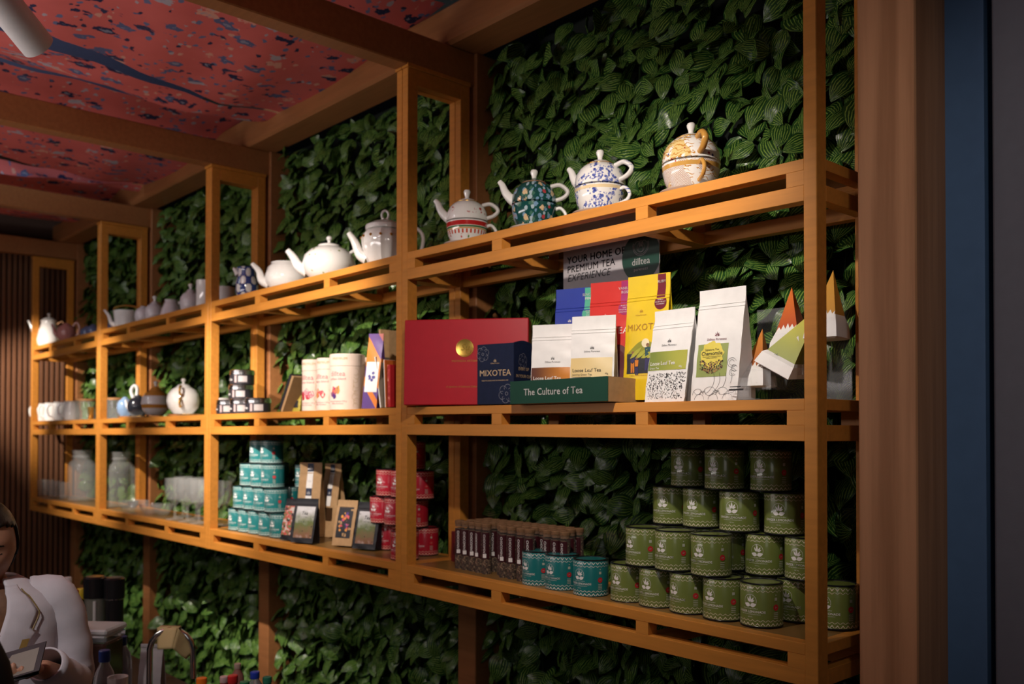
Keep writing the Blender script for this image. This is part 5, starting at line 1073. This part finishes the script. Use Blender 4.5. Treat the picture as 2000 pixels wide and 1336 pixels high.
bottle('small water bottle with blue cap behind the hand', 204, 1270, 2.75, .032, (.02, .06, .3), CLEARP, WL, 'water_bottle'); bottle('water bottle with dark blue cap beside brown container', 238, 1243, 3.1, .032, (.01, .03, .15), CLEARP, WL, 'water_bottle')
bottle('white bottle with red cap behind the white shoulder', 144, 1153, 3.4, .03, (.5, .03, .03), mat('bottle_white', (.6, .58, .58), .3)); bottle('dark bottle with yellow cap beside black lidded jar', 157, 1150, 3.5, .028, (.7, .5, .03), mat('bottle_dark', (.05, .04, .03), .3))
bottle('frosted bottle with round top above the white shoulder', 130, 1128, 3.3, .03, (.6, .55, .55), mat('bottle_white', (.6, .58, .58), .3))
def canist(label, px, py, t, R, body, lidm, cat, lidh=.06, name='drink_dispenser'):
    x, y = onc(px, t); H = zat(px, py, t) - CT; T = thing(name, label, cat, (x, y, CT + .0006), 1.25); obj('body', MB().lathe([(0, 0), (R * .95, 0), (R, .006), (R, H - lidh), (R - .003, H - lidh), (R - .003, .008), (0, .008)], 36), body, T); obj('lid', MB().lathe([(R, H - lidh), (R + .004, H - lidh), (R + .004, H - .006), (R - .004, H), (0, H)], 36), lidm, T); return T, H
T, H = canist('clear drink dispenser with black lid behind the woman', 184, 1126, 3.5, .037, mat('smoky_plastic', (.25, .24, .2), .2, alpha=.6), BLACKP, 'dispenser', .08); obj('gauge_tube', MB().tube([(.0, -.040, .05), (.0, -.040, H - .09)], .006, 8), mat('gauge_white', (.6, .6, .58), .4), T)
T, H = canist('black insulated flask with silver band', 222, 1128, 3.5, .034, BLACKP, BLACKP, 'flask', .08, 'insulated_flask'); obj('silver_band', MB().lathe([(.0345, H - .085), (.036, H - .083), (.036, H - .079), (.0345, H - .077)], 32, closed=True), CHROME, T)
x, y = onc(186, 2.95); H = zat(190, 1222, 2.95) - CT; T = thing('storage_container', 'clear container of brown liquid with loose plastic lid', 'container', (x, y, CT + .0006), .75)
obj('tub', MB().box(-.065, .065, -.06, .06, 0, H - .045, .008), mat('brown_tub', (.05, .022, .015), .15, coat=.6), T); obj('rim', MB().box(-.07, .07, -.065, .065, H - .045, H - .02, .006), CLEARP, T); obj('lid', MB().box(-.073, .073, -.068, .068, H - .02, H, .006), mat('frosted_lid', (.5, .5, .5), .4, alpha=.75), T)
x, y = onc(297, 3.2); H = zat(297, 1258, 3.2) - CT; T = thing('paper_bag', 'grey paper bag behind the faucet', 'bag', (x, y, CT + .0006), .8); p = Pouch(.08, H, .06); obj('bag', p.body(), mat('grey_paper', (.33, .30, .30), .7), T); obj('fold', MB().box(-.04, .04, -.004, .004, H - .012, H, .001), mat('grey_paper', (.33, .30, .30), .7), T)
x, y = onc(229, 2.8); H = zat(229, 1322, 2.8) - CT; T = thing('mug', 'small white mug at the bottom edge beside paper', 'mug', (x, y, CT + .0006), .5); obj('cup', MB().lathe([(0, 0), (.026, 0), (.03, .004), (.032, H), (.029, H), (.026, .008), (0, .008)], 28), PORC, T); mb = MB(); loop_handle(mb, .030, H * .8, .029, H * .25, .022, .004); obj('handle', mb, PORC, T)

# ------------------------------------------------------------------ people
SKIN = mat('skin', (.42, .21, .13), .5, var=.05, vscale=40); LIP = mat('lips', (.36, .07, .07), .4); HAIR = mat('black_hair', (.012, .010, .010), .35, bump=.3, bscale=180); BROW = mat('brow', (.03, .018, .012), .7)
def skin_mesh(chains, root=0, sub=2):
    V = []; E = []; R = []
    for ch in chains:
        st, pts = ch; prev = st
        for p, r in pts:
            V.append(p); R.append(r)
            if prev is not None: E.append((prev, len(V) - 1))
            prev = len(V) - 1
    me = bpy.data.meshes.new('sk'); me.from_pydata(V, E, []); o = bpy.data.objects.new('sk', me); COL.objects.link(o)
    md = o.modifiers.new('s', 'SKIN'); md.use_smooth_shade = True
    for i, sv in enumerate(me.skin_vertices[0].data): r = R[i]; sv.radius = r if hasattr(r, '__len__') else (r, r); sv.use_root = (i == root)
    s2 = o.modifiers.new('u', 'SUBSURF'); s2.levels = sub; s2.render_levels = sub
    dg = bpy.context.evaluated_depsgraph_get(); m2 = bpy.data.meshes.new_from_object(o.evaluated_get(dg))
    out = ([tuple(v.co) for v in m2.vertices], [tuple(p.vertices) for p in m2.polygons]); bpy.data.objects.remove(o); bpy.data.meshes.remove(m2); return out
def G2(x, z, cx, cz, sx, sz): return math.exp(-((x - cx) / sx) ** 2 - ((z - cz) / sz) ** 2)
def head_pt(u, v, grow=0):
    """u 0..1 around (0 front), v 0..1 bottom..top"""
    a = 2 * PI * u; t = PI * (v - .5); cz = math.sin(t); cr = math.cos(t) ** .85
    rx, ry = .073, .092
    if cz < 0: rx *= 1 - .26 * (-cz) ** 1.5; ry *= 1 - .10 * (-cz)
    x = rx * cr * math.sin(a); y = -ry * cr * math.cos(a) + .012; z = .114 * cz
    if math.cos(a) > 0 and not grow:
        f = min(1, math.cos(a) * 1.6); d = 0
        nz = max(0, min(1, (.022 - z) / .052)); d += .021 * nz * G2(x, z, 0, -.026, .013 + .006 * nz, .030) + .006 * G2(x, z, 0, -.03, .018, .010)
        d += .004 * G2(x, z, 0, .035, .06, .012)
        for s in (-1, 1): d -= .010 * G2(x, z, s * .031, .010, .018, .012); d += .0065 * G2(x, z, s * .031, .008, .012, .008); d += .004 * G2(x, z, s * .045, -.025, .02, .02)
        d += .0065 * G2(x, z, 0, -.058, .020, .0055) + .0065 * G2(x, z, 0, -.069, .017, .0055) - .004 * G2(x, z, 0, -.0635, .022, .0022) - .003 * G2(x, z, 0, -.082, .02, .006) + .007 * G2(x, z, 0, -.100, .022, .014)
        y -= d * f
    if grow:
        k = 1 + grow; x *= k; y = (y - .012) * k + .012 + .004; z = z * (1 + grow * .6)
    return (x, y, z)
def build_person(label, loc, rz, jacket, hands=True, face=True, nod=.32, turn=0, hold=None):
    T = thing('person', label, 'person', loc, rz)
    HM = Matrix.Translation((0, -.035, 1.475)) @ Matrix.Rotation(turn, 4, 'Z') @ Matrix.Rotation(nod, 4, 'X')
    wl, wr = (.130, -.205, 1.185), (-.10, -.21, 1.16)
    ch = [(None, [((0, .005, .90), (.13, .095)), ((0, 0, 1.05), (.12, .09)), ((0, .005, 1.20), (.125, .09)), ((0, .01, 1.31), (.10, .075)), ((0, .012, 1.365), (.050, .05)), ((0, 0, 1.41), (.046, .048)), ((0, -.022, 1.45), (.045, .05))])]
    for s, w_ in ((1, wl), (-1, wr)):
        k = 7 if s == 1 else 12
        ch.append((3, [((s * .095, .012, 1.335), .05), ((s * .160, .012, 1.315), .047), ((s * .205, .03, 1.09), .036), ((s * .19, -.05, 1.11), .034), (w_, (.024, .02))]))
    for s in (1, -1):
        ch.append((0, [((s * .075, 0, .84), .09), ((s * .085, 0, .48), .052), ((s * .085, .012, .09), .036), ((s * .088, -.06, .045), (.036, .03)), ((s * .09, -.13, .035), (.034, .022))]))
    V, F = skin_mesh(ch); mb = MB().add(V, F)
    hb = MB(); nu, nv = 56, 48; hb.grid(lambda u, v: head_pt(u, .004 + .992 * v), nu, nv, cu=True); hb.add([], []); k0 = len(hb.f); hb.f.append(tuple(range(nu - 1, -1, -1))); hb.f.append(tuple((nv - 1) * nu + i for i in range(nu))); hb.mi += [0, 0]
    for s in (-1, 1): hb.lathe([(0, -.006), (.010, -.005), (.014, 0), (.010, .005), (0, .006)], 12); n_ = 60; hb.v[-n_:] = [(s * (.070 + z * .6), .018 + x * .75, -.005 + y * 1.7 + .0) for x, y, z in hb.v[-n_:]]
    mb.add([tuple(HM @ Vector(p)) for p in hb.v], hb.f)
    if hands:
        # hand under the cards: palm up, thumb on top
        for s, w_ in ((1, wl), (-1, wr)):
            W0 = Vector(w_); d = Vector((-s * .55, -.75, .05)).normalized(); side = Vector((0, 0, 1)).cross(d).normalized() * s; up = Vector((0, 0, 1))
            pal = skin_mesh([(None, [(tuple(W0), (.022, .017)), (tuple(W0 + d * .035), (.033, .014)), (tuple(W0 + d * .072), (.036, .013))])], sub=2); mb.add(*pal)
            for i, (off, L, r) in enumerate(((-.028, .062, .0085), (-.009, .070, .0088), (.010, .066, .0086), (.027, .052, .0078))):
                b = W0 + d * .066 + side * off; k1 = b + d * L * .45 - up * .006; k2 = k1 + d * L * .20 + up * (L * .33) - side * .006; k3 = k2 - d * L * .12 + up * L * .25
                mb.add(*skin_mesh([(None, [(tuple(b - d * .015), r), (tuple(k1), r), (tuple(k2), r * .93), (tuple(k3), r * .8)])], sub=2))
            b = W0 + d * .018 - side * .024; k1 = b + d * .028 - side * .020 + up * .018; k2 = k1 + d * .030 + side * .002 + up * .012; k3 = k2 + d * .022 + side * .012 + up * .002
            mb.add(*skin_mesh([(None, [(tuple(b), .013), (tuple(k1), .0105), (tuple(k2), .0095), (tuple(k3), .008)])], sub=2))
    raw = mb.mesh('raw', None); o = bpy.data.objects.new('raw', raw); COL.objects.link(o); md = o.modifiers.new('r', 'REMESH'); md.mode = 'VOXEL'; md.voxel_size = .0042; md.use_smooth_shade = True
    sm = o.modifiers.new('sm', 'SMOOTH'); sm.iterations = 2; sm.factor = .4
    dg = bpy.context.evaluated_depsgraph_get(); me = bpy.data.meshes.new_from_object(o.evaluated_get(dg)); bpy.data.objects.remove(o); me.name = 'body'
    for m_ in (SKIN, LIP, BROW): me.materials.append(m_)
    inv = HM.inverted(); n = len(me.polygons); cen = np.empty(n * 3); me.polygons.foreach_get('center', cen); cen = cen.reshape(-1, 3); iv = np.array(inv); L = cen @ iv[:3, :3].T + iv[:3, 3]
    mi = np.zeros(n, int); fr = (L[:, 1] < -.05)
    lip = fr & (np.abs(L[:, 0]) < .021) & (((L[:, 0] / .022) ** 2 + ((L[:, 2] + .0635) / .0115) ** 2) < 1); mi[lip] = 1
    ax = np.abs(L[:, 0]); brow = fr & (ax > .012) & (ax < .050) & (np.abs(L[:, 2] - (.031 - .25 * np.maximum(0, ax - .034))) < .0036); lash = fr & (ax > .017) & (ax < .045) & (np.abs(L[:, 2] - (.0045 + 8 * (ax - .031) ** 2)) < .0020); mi[brow | lash] = 2
    me.polygons.foreach_set('material_index', mi); me.update(); obj('body', me, None, T)
    # hair
    def hairf(u, v):
        return head_pt(u, .30 + .695 * v, .055)
    hm = MB(); nu, nv = 48, 26
    for j in range(nv):
        for i in range(nu): hm.v.append(hairf(i / nu, j / (nv - 1)))
    for j in range(nv - 1):
        for i in range(nu):
            q = (j * nu + i, j * nu + (i + 1) % nu, (j + 1) * nu + (i + 1) % nu, (j + 1) * nu + i); c = np.mean([hm.v[a] for a in q], 0)
            frontness = -(c[1] - .012) / .095
            if frontness > -.02 and c[2] < .066 + .022 * frontness - .25 * max(0, abs(c[0]) - .035): continue
            if frontness > -.15 and c[2] < -.03: continue
            hm.f.append(q); hm.mi.append(0)
    hm.f.append(tuple((nv - 1) * nu + i for i in range(nu))); hm.mi.append(0)
    hm.lathe([(0, -.035), (.03, -.028), (.042, 0), (.03, .028), (0, .035)], 20); k = 100; hm.v[-k:] = [(x, y + .125, z + .02) for x, y, z in hm.v[-k:]]
    ho = obj('hair', hm.mapv(lambda x, y, z: tuple(HM @ Vector((x, y, z)))), HAIR, T, smooth=180); md = ho.modifiers.new('s', 'SOLIDIFY'); md.thickness = .006; md.offset = 0
    # jacket
    zs = [.76, .92, 1.06, 1.18, 1.26, 1.31, 1.345, 1.372, 1.390]; rx = [.190, .178, .166, .176, .184, .178, .150, .105, .075]; ry = [.135, .125, .118, .125, .124, .115, .100, .080, .070]
    def S(a, z, off=0): X = np.interp(z, zs, rx) + off; Yv = np.interp(z, zs, ry) + off; return (X * math.sin(a), -Yv * math.cos(a) + .008, z)
    op = lambda z: float(np.interp(z, [.76, 1.04, 1.20, 1.36, 1.39], [.04, .04, .13, .40, .6]))
    jb = MB(); jb.grid(lambda u, v: (lambda z: S(op(z) + (2 * PI - 2 * op(z)) * u, z))(.76 + .63 * v), 64, 40)
    jo = obj('jacket', jb, jacket, T, smooth=180); md = jo.modifiers.new('s', 'SOLIDIFY'); md.thickness = .008; md.offset = 0
    for s, w_ in ((1, wl), (-1, wr)):
        pts = spline([(s * .105, .014, 1.325), (s * .165, .014, 1.315), (s * .200, .025, 1.20), (s * .212, .032, 1.095), (s * .19, -.055, 1.112), (w_[0] + s * .012, w_[1] + .045, w_[2] - .004)], 26)
        rad = [float(np.interp(i / 25, [0, .2, .45, .62, .75, 1], [.058, .064, .060, .057, .054, .046])) + .0022 * math.sin(i * 1.9) for i in range(26)]
        so = obj('sleeve', MB().tube(pts, rad, 24, caps=False), jacket, T, smooth=180); md = so.modifiers.new('s', 'SOLIDIFY'); md.thickness = .005
    return T, S, op, HM, wl
WCOAT = mat('white_blazer', (.62, .58, .62), .75, bump=.15, bscale=500)
px, py, pt = 6, 1072, 2.35; q = depth(px, py, pt)
T, S, op, HM, wl = build_person('woman in white blazer looking down at small cards in her hand', (q[0] - .03 - .040 * RT[0], q[1] - .040 * RT[1], 0), math.radians(76), WCOAT, nod=.34, turn=-.06)
bl = MB().grid(lambda u, v: S(-1.0 + 2.0 * u, .95 + .415 * v, -.010 + .004 * math.sin(9 * u)), 24, 24); obj('blouse', bl, mat('brown_blouse', (.14, .06, .025), .5, var=.2, vscale=60), T, smooth=180)
for s in (1, -1):
    wz = lambda z: float(np.interp(z, [1.04, 1.12, 1.255, 1.262, 1.30, 1.37], [.03, .25, .52, .40, .46, .30]))
    lap = MB().grid(lambda u, v: (lambda z: S(s * (op(z) - .03 + wz(z) * u), z, .010 + .004 * math.sin(PI * u)))(1.04 + .335 * v), 8, 40); lo_ = obj('lapel', lap, WCOAT, T, smooth=60); md = lo_.modifiers.new('s', 'SOLIDIFY'); md.thickness = .004
    tr = MB(); tr.tube([S(s * (op(z) - .03 + wz(z)), z, .015) for z in np.linspace(1.262, 1.365, 12)], .0018, 6); obj('lapel_piping', tr, mat('dark_gold_trim', (.22, .15, .04), .5), T)
    gp = MB().grid(lambda u, v: S(s * (op(1.18) + .36 + .10 * u - .24 * (1 - v)), 1.10 + .14 * v, .0135), 4, 12); obj('gold_strip', gp, mat('gold_fabric', (.35, .22, .06), .5), T)
br = MB(); rr = random.Random(2)
for k in range(26):
    a, z = rr.gauss(.05, .13), 1.262 + rr.gauss(0, .016); c = S(a, z, .004); br.lathe([(0, -.005), (.0045, -.002), (.005, .001), (0, .005)], 6); br.v[-24:] = [(c[0] + x, c[1] + y - .002, c[2] + zz) for x, y, zz in br.v[-24:]]
o = obj('brooch', br, mat('gold_sparkle', (.8, .55, .2), .15, 1), T, smooth=None); o['kind'] = 'stuff'
tr = skin_mesh([(None, [((0, .005, .86), (.15, .12)), ((.08, 0, .80), .095), ((.088, 0, .48), .07), ((.088, .01, .09), .058)]), (0, [((-.08, 0, .80), .095), ((-.088, 0, .48), .07), ((-.088, .01, .09), .058)])]); obj('trousers', MB().add(*tr), mat('black_trousers', (.015, .015, .018), .8), T, smooth=180)
for s in (1, -1): sh = skin_mesh([(None, [((s * .088, .02, .05), (.045, .045)), ((s * .09, -.06, .04), (.045, .035)), ((s * .092, -.145, .03), (.04, .025))])]); obj('shoe', MB().add(*sh), BLACKP, T, smooth=180)
# cards in the hand
MW = Matrix.Translation(T.location) @ Matrix.Rotation(T.rotation_euler.z, 4, 'Z') @ Matrix.Scale(.983, 4)
hc_ = MW @ Vector((wl[0] - .05, wl[1] - .065, wl[2] + .030))
for k, (dx, dz, ang, lb) in enumerate([(0, 0, 0, 'dark bordered grey card on top in the hand of the woman'), (-.012, -.010, .22, 'dark card fanned out beneath the top card')]):
    e = Euler((math.radians(38), math.radians(-16), math.radians(76 - 25) + ang)); C_ = thing('tea_card', lb, 'card', (hc_.x + dx * .3, hc_.y + dx, hc_.z + dz), rot=e, group='cards held by the woman')
    obj('card', MB().box(-.062, .062, -.045, .045, -.0015, .0015, .0005), mat('card_black', (.012, .012, .014), .4), C_); mb = MB(); rect2d(mb, -.055, .048, -.040, .030, lambda x, z: (x, z, .002), 3, 3); obj('panel', mb, mat('card_grey', (.20, .18, .15), .5), C_)
# second person in black, cut by the left edge
T.scale = (.983,) * 3
q = depth(-312, 1165, 1.5)
T2, S, op, HM, wl = build_person('person in black jacket cut off by the lower left corner', (q[0], q[1], 0), math.radians(-115), mat('black_jacket', (.008, .008, .010), .8), hands=True, nod=.2)
obj('trousers', MB().add(*tr), mat('black_trousers', (.015, .015, .018), .8), T2, smooth=180)
T2.scale = (1.045,) * 3
